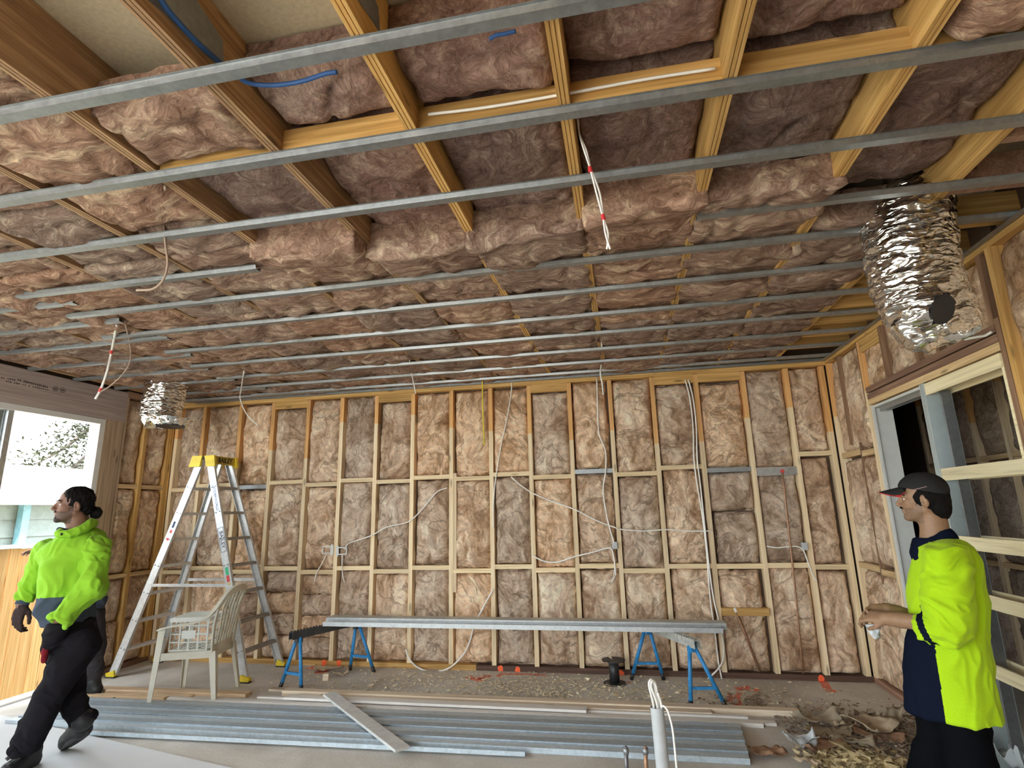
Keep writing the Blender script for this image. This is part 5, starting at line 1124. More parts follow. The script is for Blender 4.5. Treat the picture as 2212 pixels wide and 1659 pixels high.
def hand_sdf(W, d, n, s, curl=(0.5, 0.5, 0.55, 0.6), thumb=0.5, h=0.0028, forearm=None, sc=1.0, spread=0.05):
    """W wrist, d towards fingers, n palm normal, s towards the thumb"""
    W, d, n = np.array(W, float), np.array(d, float), np.array(n, float); d /= np.linalg.norm(d); n -= d * (n @ d); n /= np.linalg.norm(n); s_ = np.cross(d, n) * s
    pts = [W - .06, W + d * .2 + n * .09, W + .06, W + d * .1 - n * .05, W + s_ * .1]
    if forearm is not None: pts.append(forearm)
    lo, hi = bounds(pts, .06); g = SDF(lo, hi, h)
    if forearm is not None: g.cap(forearm, W, .046 * sc, .027 * sc, .01); g.cap(W * .7 + np.array(forearm) * .3, W, .034, .027, .02)
    offs = [.027, .009, -.009, -.026]; lens = [(.041, .025, .020), (.045, .029, .021), (.041, .027, .021), (.032, .020, .018)]; ml = [.088, .090, .085, .078]
    g.ell(W + d * .045 * sc, (.05 * sc, .036 * sc, .017 * sc), np.stack([d, s_, n], 1), .012)
    for i in range(4):
        K = W + d * ml[i] * sc + s_ * offs[i] * sc; g.cap(W + s_ * offs[i] * .5 * sc + d * .01, K, .0135 * sc, .0108 * sc, .012)
        a = curl[i] * .7; p = K; dd = d * 1.0 + s_ * offs[i] * spread * 30 * .1; dd /= np.linalg.norm(dd)
        for j, L in enumerate(lens[i]):
            v = dd * math.cos(a) + n * math.sin(a); q = p + v * L * sc; g.cap(p, q, (.0095 - .0010 * j) * sc, (.0088 - .0012 * j) * sc, .0035); p = q; a += curl[i] * (1.15 if j == 0 else .9)
    a = W + s_ * .018 * sc + d * .018 * sc + n * .006; b = a + (s_ * .62 + d * .62 + n * .35) * .040 * sc; g.cap(a, b, .0155 * sc, .012 * sc, .014)
    v = s_ * (.35 - thumb * .4) + d * .9 + n * (thumb * .6); v /= np.linalg.norm(v); c = b + v * .034 * sc; g.cap(b, c, .0115 * sc, .0095 * sc, .004)
    v = s_ * (.1 - thumb * .5) + d * .9 + n * (thumb * .8); v /= np.linalg.norm(v); g.cap(c, c + v * .027 * sc, .0095 * sc, .0078 * sc, .004)
    return g
def boot(ank, toe, heel, up, m, t_, h=0.005, shaft=None, label=None):
    ank, toe, heel = (np.array(p, float) for p in (ank, toe, heel)); f = toe - heel; f /= np.linalg.norm(f); up = np.array(up, float); up -= f * (up @ f); up /= np.linalg.norm(up)
    sh = ank + (np.array(shaft) - ank) if shaft is not None else ank + up * .12
    lo, hi = bounds([ank, toe, heel, sh], .09); g = SDF(lo, hi, h); sd = np.cross(up, f)
    b0, b1 = heel + f * .045 + up * .045, toe - f * .06 + up * .042
    g.cap(b0, b1, .044, .048, .02); g.cap(b1, toe - f * .045 + up * .036, .048, .043, .02); g.cap(ank, b0 + up * .01, .050, .046, .03); g.cap(ank, b1 - f * .04 + up * .02, .045, .04, .04); g.cap(sh, ank, .060, .052, .02)
    g.cap(sh - (sh - ank) * .1, sh, .066, .066, .008); g.clip(heel, -up)
    V, F = g.mesh(2); V = wrinkle(V, F, .0025, (14, 14, 14), 5); o = bodymesh('boot', [(V, F)], m, t_)
    mb = MB()
    n = 20; P = []
    for zz, gr in ((0.0, .0), (.014, .003), (.026, .001)):
        for k in range(n):
            a = 2 * PI * k / n; u = math.cos(a); w_ = math.sin(a); L = np.linalg.norm(toe - heel); c = (heel + toe) / 2
            wd = (.046 + .006 * u) + gr; P.append(c + f * u * (L / 2 + gr) + sd * w_ * wd * (1 - .10 * (u < -.3)) + up * zz)
    mb.add(P, [tuple(range(n))[::-1], tuple(range(2 * n, 3 * n))] + [(r * n + k, r * n + (k + 1) % n, (r + 1) * n + (k + 1) % n, (r + 1) * n + k) for r in (0, 1) for k in range(n)]); mb.build('sole', M['sole'], o)
    mb = MB()
    for k in range(6):
        c = b1 + (ank - b1) * (k / 5.0) * 1.05 + up * (.052 - .012 * k / 5) + f * (.0 + .012 * k / 5); c = c + f * .02
        mb.tube([c - sd * .028 - up * .012, c + up * .006, c + sd * .028 - up * .012], .0035, 6)
    mb.build('laces', M['lace'], o, smooth=True, kind='stuff'); return o

M['eyewhite'] = mat('eye_white', (0.72, 0.68, 0.64), 0.2); M['iris'] = mat('dark_iris', (0.03, 0.015, 0.01), 0.15)
def skin(nm, c): m = plain(nm, c, 0.5, var=0.10, scale=40, spec=0.35); m.node_tree.nodes['Principled BSDF'].inputs['Subsurface Weight'].default_value = 0.08; m.node_tree.nodes['Principled BSDF'].inputs['Subsurface Radius'].default_value = (.02, .008, .004); return m
M['skin_a'] = skin('tanned_skin', (0.22, 0.115, 0.08)); M['skin_b'] = skin('brown_skin', (0.30, 0.175, 0.105))
m = M['hair'] = mat('black_hair', (0.005, 0.004, 0.004), 0.6, spec=0.12); t = NT(m); nz = t.noise(t.mapping((30, 30, 4)), 14, 4); t.bump(nz.outputs['Fac'], 0.8, 0.006)
def cloth(nm, c, var=0.10, sc=260, bs=0.12, rough=0.85, fluff=4):
    m = mat(nm, c, rough, spec=0.15 if sum(c) > 0.4 else 0.04); t = NT(m); a = t.noise(t.tc.outputs['Object'], sc, 3); b = t.noise(t.tc.outputs['Object'], fluff, 4, 0.6)
    k = t.ramp(a.outputs['Fac'], [(0.3, tuple(x * (1 - var) for x in c)), (0.7, tuple(min(1, x * (1 + var)) for x in c))]); k = t.mix(t.math('MULTIPLY', b.outputs['Fac'], 0.35), k, tuple(x * 0.72 for x in c)); t.color(k)
    t.link(t.tc.outputs['Object'], a.inputs['Vector']); t.bump(a.outputs['Fac'], bs, 0.003); m.node_tree.nodes['Principled BSDF'].inputs['Sheen Weight'].default_value = 0.06 if sum(c) > 0.4 else 0.0; return m
M['lime_l'] = cloth('lime_fleece', (0.25, 0.52, 0.03)); M['lime_r'] = cloth('fluoro_yellow_fleece', (0.42, 0.68, 0.012)); M['slate'] = cloth('slate_hem', (0.06, 0.078, 0.11)); M['navy'] = cloth('navy_fleece', (0.006, 0.009, 0.022))
M['trouser'] = cloth('charcoal_trousers', (0.013, 0.012, 0.015), rough=0.8); M['trouser_g'] = cloth('faded_grey_trousers', (0.05, 0.045, 0.05)); M['blacktr'] = cloth('black_trousers', (0.004, 0.0045, 0.006))
M['bootm'] = plain('black_boot_leather', (0.009, 0.010, 0.012), 0.6, var=0.4, scale=20); M['sole'] = mat('rubber_sole', (0.02, 0.02, 0.02), 0.7); M['lace'] = mat('dark_lace', (0.05, 0.05, 0.05), 0.8); M['glove'] = cloth('dark_work_glove', (0.05, 0.035, 0.035), rough=0.75)
M['capgrey'] = cloth('charcoal_cap_cloth', (0.028, 0.028, 0.028)); M['capred'] = cloth('red_cap_lining', (0.55, 0.03, 0.03)); M['pinkp'] = mat('pink_embroidery', (0.62, 0.38, 0.40), 0.8); M['redpatch'] = cloth('dark_red_patch', (0.20, 0.02, 0.03))

def vplane(B):
    B = np.array([B[0], B[1], 0.0]); nh = CAM * (1, 1, 0) - B; nh /= np.linalg.norm(nh); sr = np.array([-nh[1], nh[0], 0])
    def f(x, y, off=0.0): d = ray(x, y); P0 = B + nh * off; return CAM + d * (((P0 - CAM) @ nh) / (d @ nh))
    return f, nh, sr  # sr: towards the right of the picture
UP = np.array([0, 0, 1.0])
def basis(fwd, up=UP): f = np.array(fwd, float); f /= np.linalg.norm(f); l = np.cross(up, f); l /= np.linalg.norm(l); u = np.cross(f, l); return np.stack([f, l, u], 1)

# ---------------------------------------------------------------- the man walking at left
J, nh, sr = vplane((-3.80, 3.36)); L_ = -sr
pl = thing('person', 'person striding in lime green hooded top and dark trousers, hair in a bun', 'person', (-3.80, 3.36, 0)); pl['sk'] = 'a'
HC = J(158, 1092, 0.0); HR = basis(L_ * 1.0 + nh * 0.16 + UP * 0.02); ns = J(170, 1158, -0.02)
g, w_ = head_sdf(HC, HR, 1.06, neck_to=ns); hv = g.mesh(1)
sh_l, el_l, wr_l = J(207, 1186, 0.10), J(200, 1268, 0.17), J(138, 1332, 0.21); sh_r, el_r, wr_r = J(103, 1192, -0.14), J(74, 1256, -0.20), J(48, 1306, -0.17)
pel = J(152, 1375); hip_l, hip_r = J(172, 1392, 0.07), J(140, 1392, -0.08); kn_l, an_l = J(112, 1494, 0.12), J(62, 1606, 0.06); kn_r, an_r = J(150, 1500, -0.06), J(178, 1556, -0.10)
chest = J(152, 1225)
lo, hi = bounds([sh_l, sh_r, el_l, el_r, wr_l, wr_r, an_l, an_r, ns, kn_l], .12); g = SDF(lo, hi, .008)
g.cap(ns, chest + (0, 0, .05), .058, .12, .05).cap(chest, pel, .115, .12, .05).cap(sh_l, chest, .06, .1, .04).cap(sh_r, chest, .06, .1, .04)
for a, b, c in ((sh_l, el_l, wr_l), (sh_r, el_r, wr_r)): g.cap(a, b, .050, .038, .02).cap(b, c, .038, .027, .015)
for a, b, c in ((hip_l, kn_l, an_l), (hip_r, kn_r, an_r)): g.cap(a, b, .080, .052, .03).cap(b, c, .050, .036, .02)
gr0 = (wr_r, J(22, 1382, -0.15) - wr_r, nh * -0.3 + L_ * .3 + sr * .6, 1)
gr = hand_sdf(*gr0[:4], curl=(.55, .6, .65, .7), forearm=el_r + (wr_r - el_r) * .35, sc=1.05)
gl = hand_sdf(wr_l, J(108, 1372, 0.10) - wr_l, -nh, 1, curl=(.2, .2, .25, .3), forearm=el_l + (wr_l - el_l) * .4)
bo = bodymesh('body', [g.mesh(2), hv, gr.mesh(1), gl.mesh(1)], M['skin_a'], pl); stubble(bo, HC, HR, 1.06, skin('stubbled_skin', (0.10, 0.058, 0.042)))
eyes(w_, HR, 1.06, pl)
gg = hand_sdf(*gr0[:4], curl=(.55, .6, .65, .7), sc=1.16, h=.003); gg.cap(wr_r - (gr0[1] / np.linalg.norm(gr0[1])) * .03, wr_r, .034, .032, .01); V, F = gg.mesh(1); bodymesh('work_glove', [(wrinkle(V, F, .0015, (40, 40, 40), 3), F)], M['glove'], pl)
# hair, bun, beard
g = SDF(HC - .19, HC + .19, .004); wl_ = lambda p: HC + HR @ (np.array(p, float) * 1.06)
g.ell(wl_((-.020, 0, .040)), np.array((.096, .081, .086)) * 1.06, HR, .01); g.ell(wl_((-.06, 0, -.015)), np.array((.05, .066, .055)) * 1.06, HR, .02); g.ell(wl_((.10, 0, -.01)), np.array((.075, .12, .090)) * 1.06, HR, .01, True); g.ell(wl_((.0, 0, -.075)), np.array((.06, .12, .05)) * 1.06, HR, .015, True)
for s in (-1, 1): g.ell(wl_((.012, s * .088, -.012)), (.034, .022, .038), HR, .008, True)
V, F = g.mesh(1); V = wrinkle(V, F, .0055, (38, 38, 24), 3); bodymesh('hair', [(V, F)], M['hair'], pl)
bc = J(207, 1108, -0.02); g = SDF(bc - .07, bc + .07, .004).ell(bc, (.036, .036, .042), None, .01).cap(bc, wl_((-.10, 0, -.02)), .018, .02, .015); V, F = g.mesh(1); V = wrinkle(V, F, .004, (40, 40, 40), 9); bodymesh('bun', [(V, F)], M['hair'], pl)
g = SDF(HC - .19, HC + .15, .003)
for s in (-1, 1): g.cap(wl_((.060, s * .018, -.090)), wl_((.078, s * .008, -.080)), .016, .010, .012)
g.ell(wl_((.070, 0, -.094)), (.021, .026, .017), HR, .012).cap(wl_((.091, -.018, -.041)), wl_((.091, .018, -.041)), .0045, .0045, .003)
V, F = g.mesh(1); V = wrinkle(V, F, .0015, (60, 60, 40), 4); bodymesh('beard', [(V, F)], mat('dark_stubble', (0.035, 0.022, 0.018), 0.8), pl)
# top
lo, hi = bounds([sh_l, sh_r, pel, ns, chest], .24); g = SDF(lo, hi, .006)
hem = J(140, 1345); ch_ = J(152, 1210, 0.0)
g.cap(J(160, 1190), J(156, 1260), .130, .140, .05).cap(J(154, 1250), J(147, 1330), .138, .140, .05).cap(sh_l, J(165, 1200), .075, .12, .05).cap(sh_r, J(130, 1205, -.05), .070, .12, .05).cap(J(122, 1230, .02), J(116, 1310, .02), .09, .095, .05)
g.cap(J(168, 1166, 0), J(165, 1180), .085, .10, .04); g.ell(J(198, 1160, -.03), (.07, .07, .055), None, .04)     # hood folded behind the neck
g.cap(J(172, 1140, -.01), J(165, 1105, 0), .060, .062, .01, True); g.clip(J(140, 1347), (0, 0, -1)); g.cap(J(150, 1400), J(150, 1352), .12, .11, .02, True)
V, F = g.mesh(2); V = wrinkle(V, F, .014, (10, 10, 3.0), 21); o = bodymesh('hooded_top', [(V, F)], M['lime_l'], pl); zh = J(150, 1284)[2]; setmats(o, [M['slate']], lambda c: c[:, 2] < zh)
hr_ = [J(132, 1142, .06), J(128, 1150, .08), J(150, 1150, .11), J(180, 1138, .09), J(198, 1128, .03), J(200, 1130, -.05)]
g = SDF(*bounds(hr_, .06), .005)
HS = spline(hr_, 3)
for i_, (a, b) in enumerate(zip(HS[:-1], HS[1:])): r_ = .013 + .016 * min(1, i_ / 9); g.cap(a - UP * .01, b - UP * .01, r_, r_, .014)
V, F = g.mesh(1); V = wrinkle(V, F, .004, (16, 16, 16), 2); bodymesh('hood', [(V, F)], M['lime_l'], pl)
g = SDF(*bounds(hr_, .06), .005).cap(J(128, 1144, .03), J(146, 1150, .05), .018, .022, .01); bodymesh('neck_gaiter', [g.mesh(1)], M['slate'], pl)
for x in (133, 152): MB().tube([J(x, 1152, .125), J(x - 1, 1156, .13)], .006, 8).build('eyelet', M['black'], pl)
for nm, P, R2 in (('l', (sh_l, el_l, J(123, 1345, .22)), (.085, .078, .062)), ('r', (sh_r, el_r, J(52, 1297, -.17)), (.078, .064, .052))):
    g = SDF(*bounds(P, .13), .0055); g.cap(P[0], P[1], R2[0], R2[1], .02).cap(P[1], P[2], R2[1], R2[2], .03); d = P[2] - P[1]; d /= np.linalg.norm(d); g.clip(P[2], d); g.cap(P[2] - d * .02, P[2] + d * .08, R2[2] - .012, R2[2] - .012, .004, True)
    V, F = g.mesh(2); V = wrinkle(V, F, .012, (13, 13, 10), 33 + len(nm)); bodymesh('sleeve', [(V, F)], M['lime_l'], pl)
d = wr_r - el_r; d /= np.linalg.norm(d); c = J(50, 1300, -.17); MB().tube([c - d * .02, c + d * .02], .040, 16).build('cuff', M['slate'], pl, smooth=True)
# trousers
lo, hi = bounds([pel, hip_l, hip_r, kn_l, kn_r, an_l, an_r], .14); g = SDF(lo, hi, .006)
g.cap(J(152, 1335), J(150, 1385), .130, .145, .04).cap(hip_l, kn_l, .118, .088, .04).cap(kn_l, an_l + UP * .02, .086, .070, .03).cap(hip_r, kn_r, .110, .082, .03).cap(kn_r, an_r, .080, .062, .03)
g.cap(an_l + UP * .09, an_l + UP * .03, .076, .082, .02); g.cap(J(128, 1352, .16), J(110, 1392, .11), .060, .052, .03); g.clip(J(150, 1338), UP)
V, F = g.mesh(2); V = wrinkle(V, F, .010, (9, 9, 11), 44); bodymesh('trousers', [(V, F)], M['trouser'], pl)
g = SDF(*bounds([J(95, 1415, .12)], .12), .005).ell(J(97, 1412, .150), (.018, .022, .055), None, .005); V, F = g.mesh(1); bodymesh('patch', [(wrinkle(V, F, .004, (30, 30, 30), 5), F)], M['redpatch'], pl)
toe = onZ(12, 1688, .0); heel = onZ(78, 1652, .0); toe, heel = heel + (toe - heel) * (.29 / np.linalg.norm(toe - heel)), heel
an_f = (heel * .78 + toe * .22) + UP * .11
boot(an_f, toe, heel, UP, M['bootm'], pl, shaft=an_l * .6 + an_f * .4 + UP * .08)
tt = onZ(136, 1622, .004); hh = J(203, 1578, -.08); dv = tt - hh; tt2 = hh + dv * (.29 / np.linalg.norm(dv)); tt2 = tt2 + (tt - tt2); hh = tt - dv * (.29 / np.linalg.norm(dv))
f = (tt - hh) / np.linalg.norm(tt - hh); up = UP - f * f[2]; up /= np.linalg.norm(up); boot(hh + f * .06 + up * .11, tt, hh, up, M['bootm'], pl, shaft=an_r + (an_r - (hh + f * .06 + up * .11)) * .3)
g = SDF(*bounds([J(185, 1545, -.08)], .12), .005).ell(J(184, 1548, -.08), (.06, .06, .04), None, .01); V, F = g.mesh(1); bodymesh('trouser_cuff', [(wrinkle(V, F, .014, (22, 22, 22), 5), F)], M['trouser'], pl)
g = SDF(*bounds([J(40, 1615, .05), J(15, 1650, .05)], .08), .005).cap(J(58, 1612, .06), J(34, 1622, .1), .05, .035, .02); V, F = g.mesh(1); bodymesh('trouser_cuff', [(wrinkle(V, F, .012, (22, 22, 22), 6), F)], M['trouser'], pl)
MB().tube([J(34, 1624, .1), J(14, 1641, .12)], [.008, .013], 8).build('boot_tab', M['lace'], pl)

# ---------------------------------------------------------------- the second person behind him
J, nh, sr = vplane((-5.10, 4.72)); L_ = -sr
p2 = thing('person', 'person in grey work trousers and dull lime top, mostly hidden behind the striding person', 'person', (-5.10, 4.72, 0)); p2['sk'] = 'a'
HC = J(172, 1098); HR = basis(L_ + nh * .1); ns = J(182, 1140); g, w_ = head_sdf(HC, HR, .92, neck_to=ns, h=.004); hv = g.mesh(1)
sh_l, el_l, wr_l = J(208, 1170, .14), J(212, 1230, .16), J(170, 1262, .18); sh_r, el_r, wr_r = J(160, 1170, -.12), J(128, 1218, -.14), J(98, 1194, -.12)
pel = J(185, 1325); hips = (J(195, 1335, .08), J(165, 1335, -.08)); kn = (J(203, 1398, .08), J(142, 1400, -.08)); an = (J(203, 1462, .06), J(128, 1458, -.08)); chest = J(188, 1205)
g = SDF(*bounds([sh_l, sh_r, el_l, el_r, wr_l, wr_r, an[0], an[1], ns], .12), .010)
g.cap(ns, chest, .055, .12, .05).cap(chest, pel, .11, .12, .05).cap(sh_l, chest, .05, .1, .04).cap(sh_r, chest, .05, .1, .04)
for a, b, c in ((sh_l, el_l, wr_l), (sh_r, el_r, wr_r)): g.cap(a, b, .045, .036, .02).cap(b, c, .036, .026, .015)
for i in (0, 1): g.cap(hips[i], kn[i], .078, .050, .03).cap(kn[i], an[i], .048, .036, .02)
g2 = hand_sdf(wr_r, J(70, 1190, -.1) - wr_r, UP * -1 + nh * .2, 1, curl=(.3, .35, .4, .45), h=.0035); bodymesh('body', [g.mesh(2), hv, g2.mesh(1)], M['skin_a'], p2)
g = SDF(HC - .17, HC + .17, .005).ell(w_((-.02, 0, .04)), (.09, .076, .08), HR, .01).ell(w_((.10, 0, -.01)), (.07, .11, .085), HR, .01, True); bodymesh('hair', [g.mesh(1)], M['hair'], p2); eyes(w_, HR, .92, p2)
g = SDF(*bounds([sh_l, sh_r, pel, ns, el_l, el_r, wr_l], .2), .008).cap(J(188, 1175), J(188, 1300), .13, .155, .05).cap(sh_l, chest, .075, .11, .05).cap(sh_r, chest, .07, .1, .05).cap(sh_l, el_l, .08, .07, .02).cap(el_l, wr_l, .07, .05, .02).cap(sh_r, el_r, .07, .058, .02).cap(el_r, wr_r + (el_r - wr_r) * .2, .056, .042, .02).cap(J(182, 1140), J(180, 1120), .06, .06, .01, True).clip(J(185, 1318), -UP)
V, F = g.mesh(2); o = bodymesh('top', [(wrinkle(V, F, .009, (9, 9, 6), 51), F)], cloth('dull_lime_top', (0.30, 0.40, 0.10)), p2); zh = J(185, 1290)[2]; setmats(o, [M['slate']], lambda c: c[:, 2] < zh)
g = SDF(*bounds([pel, hips[0], hips[1], an[0], an[1]], .14), .008).cap(J(185, 1310), pel, .13, .14, .04)
for i in (0, 1): g.cap(hips[i], kn[i], .105, .085, .04).cap(kn[i], an[i] + UP * .03, .082, .070, .03)
g.clip(J(185, 1312), UP); V, F = g.mesh(2); bodymesh('trousers', [(wrinkle(V, F, .010, (9, 9, 11), 54), F)], M['trouser_g'], p2)
for i, (tx, ty) in enumerate(((160, 1503), (92, 1500))):
    a = an[i]; gnd = np.array([a[0], a[1], 0]); t0 = onZ(tx, ty, 0); f = t0 - gnd; f /= np.linalg.norm(f); boot(gnd - f * .0 + UP * .11, gnd + f * .21, gnd - f * .08, UP, M['bootm'], p2, shaft=gnd + UP * .2)
MB().tube([J(100, 1193, -.1), J(66, 1197, -.1)], .006, 6).build('pencil', M['lace'], p2); MB().tube([J(100, 1189, -.09), J(68, 1191, -.09)], .005, 6).build('pencil', M['lace'], p2)

# ---------------------------------------------------------------- the man at right
J, nh, sr = vplane((1.60, 3.30)); L_ = -sr
pr = thing('person', 'person in fluoro yellow top and dark cap with red brim lining by the doorway', 'person', (1.60, 3.30, 0)); pr['sk'] = 'b'
HC = J(1990, 1080); HR = basis(L_ + nh * .06 + UP * .01); ns = J(2018, 1175); g, w_ = head_sdf(HC, HR, 1.0, neck_to=ns); hv = g.mesh(1)
sh_n, el_n, wr_n = J(2045, 1215, .17), J(2048, 1352, .22), J(1915, 1336, .14); sh_f, el_f, wr_f = J(2035, 1215, -.16), J(2010, 1345, -.14), J(1915, 1316, .0)
pel = J(2055, 1475); chest = J(2045, 1260); hips = (J(2078, 1500, .05), J(2035, 1500, -.07)); kn = (J(2105, 1700, .08), J(2018, 1680, -.08)); an = (J(2150, 1815, .10), J(2030, 1815, -.09))
g = SDF(*bounds([sh_n, sh_f, el_n, el_f, wr_n, wr_f, an[0], an[1], ns], .12), .008)
g.cap(ns, chest, .058, .12, .05).cap(chest, pel, .115, .12, .05).cap(sh_n, chest, .05, .09, .04).cap(sh_f, chest, .05, .09, .04)
for a, b, c in ((sh_n, el_n, wr_n), (sh_f, el_f, wr_f)): g.cap(a, b, .045, .038, .02).cap(b, b + (c - b) * .5, .038, .032, .015)
for i in (0, 1): g.cap(hips[i], kn[i], .08, .05, .03).cap(kn[i], an[i], .048, .036, .02)
gn = hand_sdf(wr_n, J(1868, 1330, .10) - wr_n, -nh * .5 - UP * .6, 1, curl=(.55, .6, .65, .7), forearm=el_n + (wr_n - el_n) * .15, thumb=.7)
gf = hand_sdf(wr_f, J(1872, 1322, .05) - wr_f, -UP * .3 + nh * .7, -1, curl=(.5, .55, .6, .65), forearm=el_f + (wr_f - el_f) * .15, thumb=.6)
bo = bodymesh('body', [g.mesh(2), hv, gn.mesh(1), gf.mesh(1)], M['skin_b'], pr); stubble(bo, HC, HR, 1.0, skin('light_stubble_skin', (0.21, 0.125, 0.08))); eyes(w_, HR, 1.0, pr)
def wl_(p): return HC + HR @ np.array(p, float)
g = SDF(HC - .2, HC + .2, .004).ell(wl_((-.030, 0, .020)), (.092, .083, .085), HR, .01).ell(wl_((-.070, 0, -.045)), (.050, .070, .058), HR, .03).ell(wl_((.098, 0, -.035)), (.075, .12, .080), HR, .01, True).ell(wl_((.01, 0, -.085)), (.055, .12, .048), HR, .012, True)
for s in (-1, 1): g.ell(wl_((.005, s * .090, -.012)), (.028, .022, .038), HR, .008, True)
for s in (-1, 0, 1): g.cap(wl_((.055, s * .03, .062)), wl_((.084, s * .035, .040)), .014, .007, .01)
V, F = g.mesh(1); bodymesh('hair', [(wrinkle(V, F, .004, (30, 30, 14), 13), F)], M['hair'], pr)
g = SDF(HC - .16, HC + .14, .003).cap(wl_((.090, -.022, -.042)), wl_((.094, 0, -.038)), .004, .005, .003).cap(wl_((.094, 0, -.038)), wl_((.090, .022, -.042)), .005, .004, .003); bodymesh('moustache', [g.mesh(1)], M['hair'], pr)
# cap
g = SDF(HC - .22, HC + .22, .0035); g.ell(wl_((-.016, 0, .052)), (.112, .092, .092), HR, .01); g.ell(wl_((-.016, 0, .042)), (.104, .084, .084), HR, .003, True)
tilt = HR @ np.array([-.24, 0, 1.0]); g.clip(wl_((0, 0, .048)), -tilt)
V, F = g.mesh(1); cap_ = bodymesh('cap', [(wrinkle(V, F, .0012, (20, 20, 20), 15), F)], M['capgrey'], pr)
V = []; n = 13
for zz in (0.0, -.004):
    for i in range(7):
        for j in range(n):
            a = -1 + 2 * j / (n - 1); u = i / 6; x = .066 + .014 * (1 - a * a) + u * (.104 * math.sqrt(max(0, 1 - (a * .97) ** 2))) ; y = a * .070 * (1 - .12 * u); z = .072 - .026 * u - .026 * a * a + zz
            V.append(wl_((x, y, z)))
N_ = 7 * n; F = []
for i in range(6):
    for j in range(n - 1): a = i * n + j; F += [(a, a + n, a + n + 1, a + 1), (N_ + a + 1, N_ + a + n + 1, N_ + a + n, N_ + a)]
for j in range(n - 1): a = 6 * n + j; F.append((a, N_ + a, N_ + a + 1, a + 1))
mb = MB(); mb.add(V, F); br_ = mb.build('brim', M['capgrey'], cap_, smooth=True); nq = len(F); br_.data.materials.append(M['capred']); br_.data.polygons.foreach_set('material_index', [1 if (i % 2 and i < nq - n + 1) or i >= nq - n + 1 else 0 for i in range(nq)])
mb = MB()
for k in range(8):
    a = 1.35 - k * .07 - .25; rr_ = .0895; u = k / 8
    p = wl_((-.014 + .106 * math.cos(a + .6), .0885 * math.sin(a + .6) * .995, .066 - .002 * k)); p2_ = wl_((-.014 + .106 * math.cos(a + .55), .0885 * math.sin(a + .55), .066 - .002 * k)); mb.bar(p, p2_, .012, .003, up=UP)
mb.build('embroidery', M['pinkp'], cap_, kind='stuff')
# collar
g = SDF(ns - .2, ns + .2, .004).cap(J(2036, 1162, 0), J(2004, 1172, 0), .064, .058, .03).cap(J(2018, 1180), J(2010, 1196), .075, .088, .03); g.cap(J(2012, 1190), J(2008, 1120), .059, .061, .01, True); g.clip(J(2014, 1152), UP * .92 + sr * -.30)
V, F = g.mesh(1); bodymesh('collar', [(wrinkle(V, F, .003, (18, 18, 18), 25), F)], M['navy'], pr)
# top
g = SDF(*bounds([J(1960, 1170, .25), J(2150, 1600, .25), J(1960, 1600, -.25), J(2150, 1170, -.25)], .05), .006)
g.cap(J(2040, 1212), J(2042, 1290), .120, .142, .05).cap(J(2036, 1290), J(2044, 1440), .135, .140, .06).cap(J(2056, 1400, .01), J(2090, 1640, .03), .142, .165, .06).cap(J(2014, 1400, .02), J(2020, 1640, .03), .098, .12, .05)
g.cap(J(2052, 1205, .12), J(2045, 1215, -.12), .085, .085, .05).cap(J(2064, 1225), J(2072, 1330), .09, .10, .05)
g.cap(J(2020, 1180), J(2012, 1130), .07, .065, .01, True); g.clip(J(2090, 1546), -UP)
V, F = g.mesh(2); V = wrinkle(V, F, .013, (9, 9, 3.0), 61); o = bodymesh('top', [(V, F)], M['lime_r'], pr); zf = J(1980, 1352)[2]; xe = J(2030, 1450); 
setmats(o, [M['navy']], lambda c: (c[:, 2] < zf) & (((c - xe) @ sr) < 0.0 + 0.03 * (c[:, 2] - xe[2])))
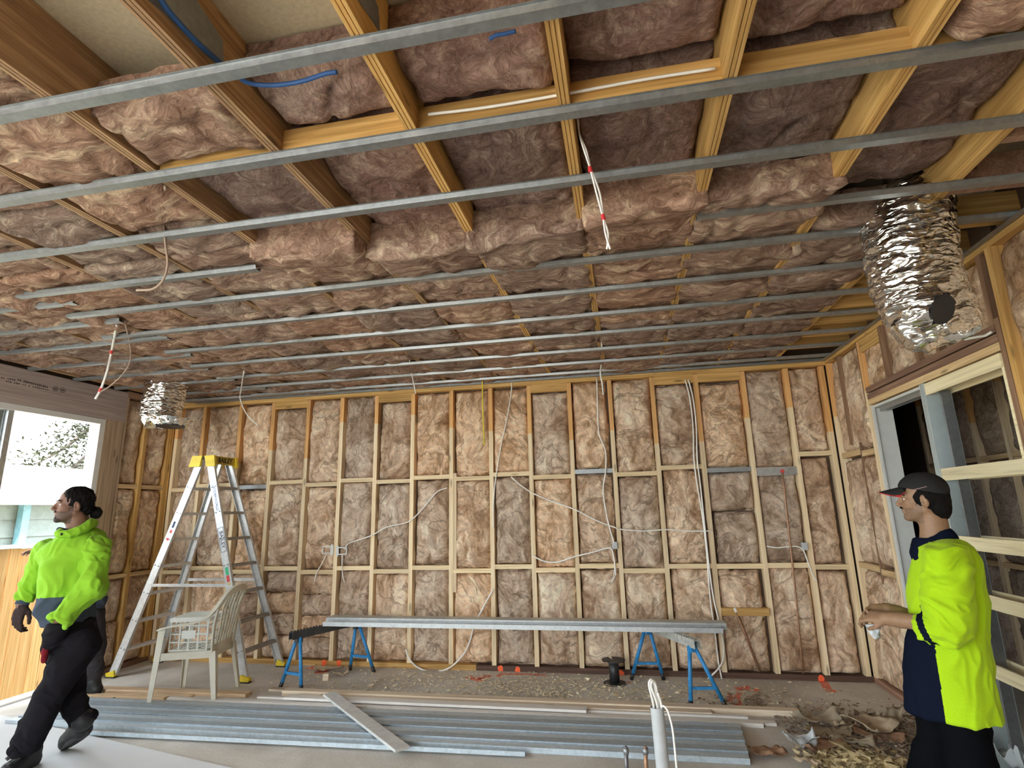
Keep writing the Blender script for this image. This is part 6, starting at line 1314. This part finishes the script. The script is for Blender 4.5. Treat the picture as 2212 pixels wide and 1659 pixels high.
for nm, P, R2 in (('n', (sh_n, el_n, J(1990, 1362, .20)), (.085, .088, .068)), ('f', (sh_f, el_f, J(1975, 1335, -.08)), (.08, .075, .060))):
    g = SDF(*bounds(P, .14), .0055); g.cap(P[0], P[1], R2[0], R2[1], .02).cap(P[1], P[2], R2[1], R2[2], .03).cap(P[0], P[1] - (P[1] - P[0]) * .3 , .09, .09, .02); d = P[2] - P[1]; d /= np.linalg.norm(d); g.clip(P[2], d); g.cap(P[2] - d * .03, P[2] + d * .08, R2[2] - .014, R2[2] - .014, .004, True)
    V, F = g.mesh(2); V = wrinkle(V, F, .014, (8, 8, 15), 71); o = bodymesh('sleeve', [(V, F)], M['lime_r'], pr)
    a0 = P[2] - d * .016; a1 = P[2] - d * .045; setmats(o, [M['navy']], lambda c: (((c - a0) @ d) < 0) & (((c - a1) @ d) > 0) & (np.linalg.norm(c - P[2], axis=1) < .14))
g = SDF(*bounds([hips[0], hips[1], pel, an[0], an[1]], .15), .008).cap(J(2050, 1500), J(2062, 1545), .10, .105, .05)
for i in (0, 1): g.cap(hips[i], kn[i], .082, .10, .03).cap(kn[i], an[i] + UP * .05, .098, .085, .03)
V, F = g.mesh(2); bodymesh('trousers', [(wrinkle(V, F, .008, (9, 9, 9), 64), F)], M['blacktr'], pr)
for i in (0, 1):
    gnd = np.array([an[i][0], an[i][1], 0]); f = L_ + nh * (.1 if i == 0 else -.05); f = f / np.linalg.norm(f); boot(gnd + UP * .11, gnd + f * .21, gnd - f * .08, UP, M['bootm'], pr, shaft=gnd + UP * .2)
sheet('plastic_wrap', 'crumpled clear plastic wrap held in the capped worker\'s hands', 'plastic wrap', 1893, 1372, .05, .05, .3, M['film'], 77, .001, .02, .01, .001)
wrp = bpy.data.objects['plastic_wrap']; me = wrp.data; co = np.zeros(len(me.vertices) * 3); me.vertices.foreach_get('co', co); co = co.reshape(-1, 3); co -= co.mean(0)
co = np.stack([co[:, 0], co[:, 2] * 2.2, co[:, 1] * 1.5], 1) + J(1892, 1368, .09) + np.array([0, 0, .012]); me.vertices.foreach_set('co', co.ravel()); me.update()
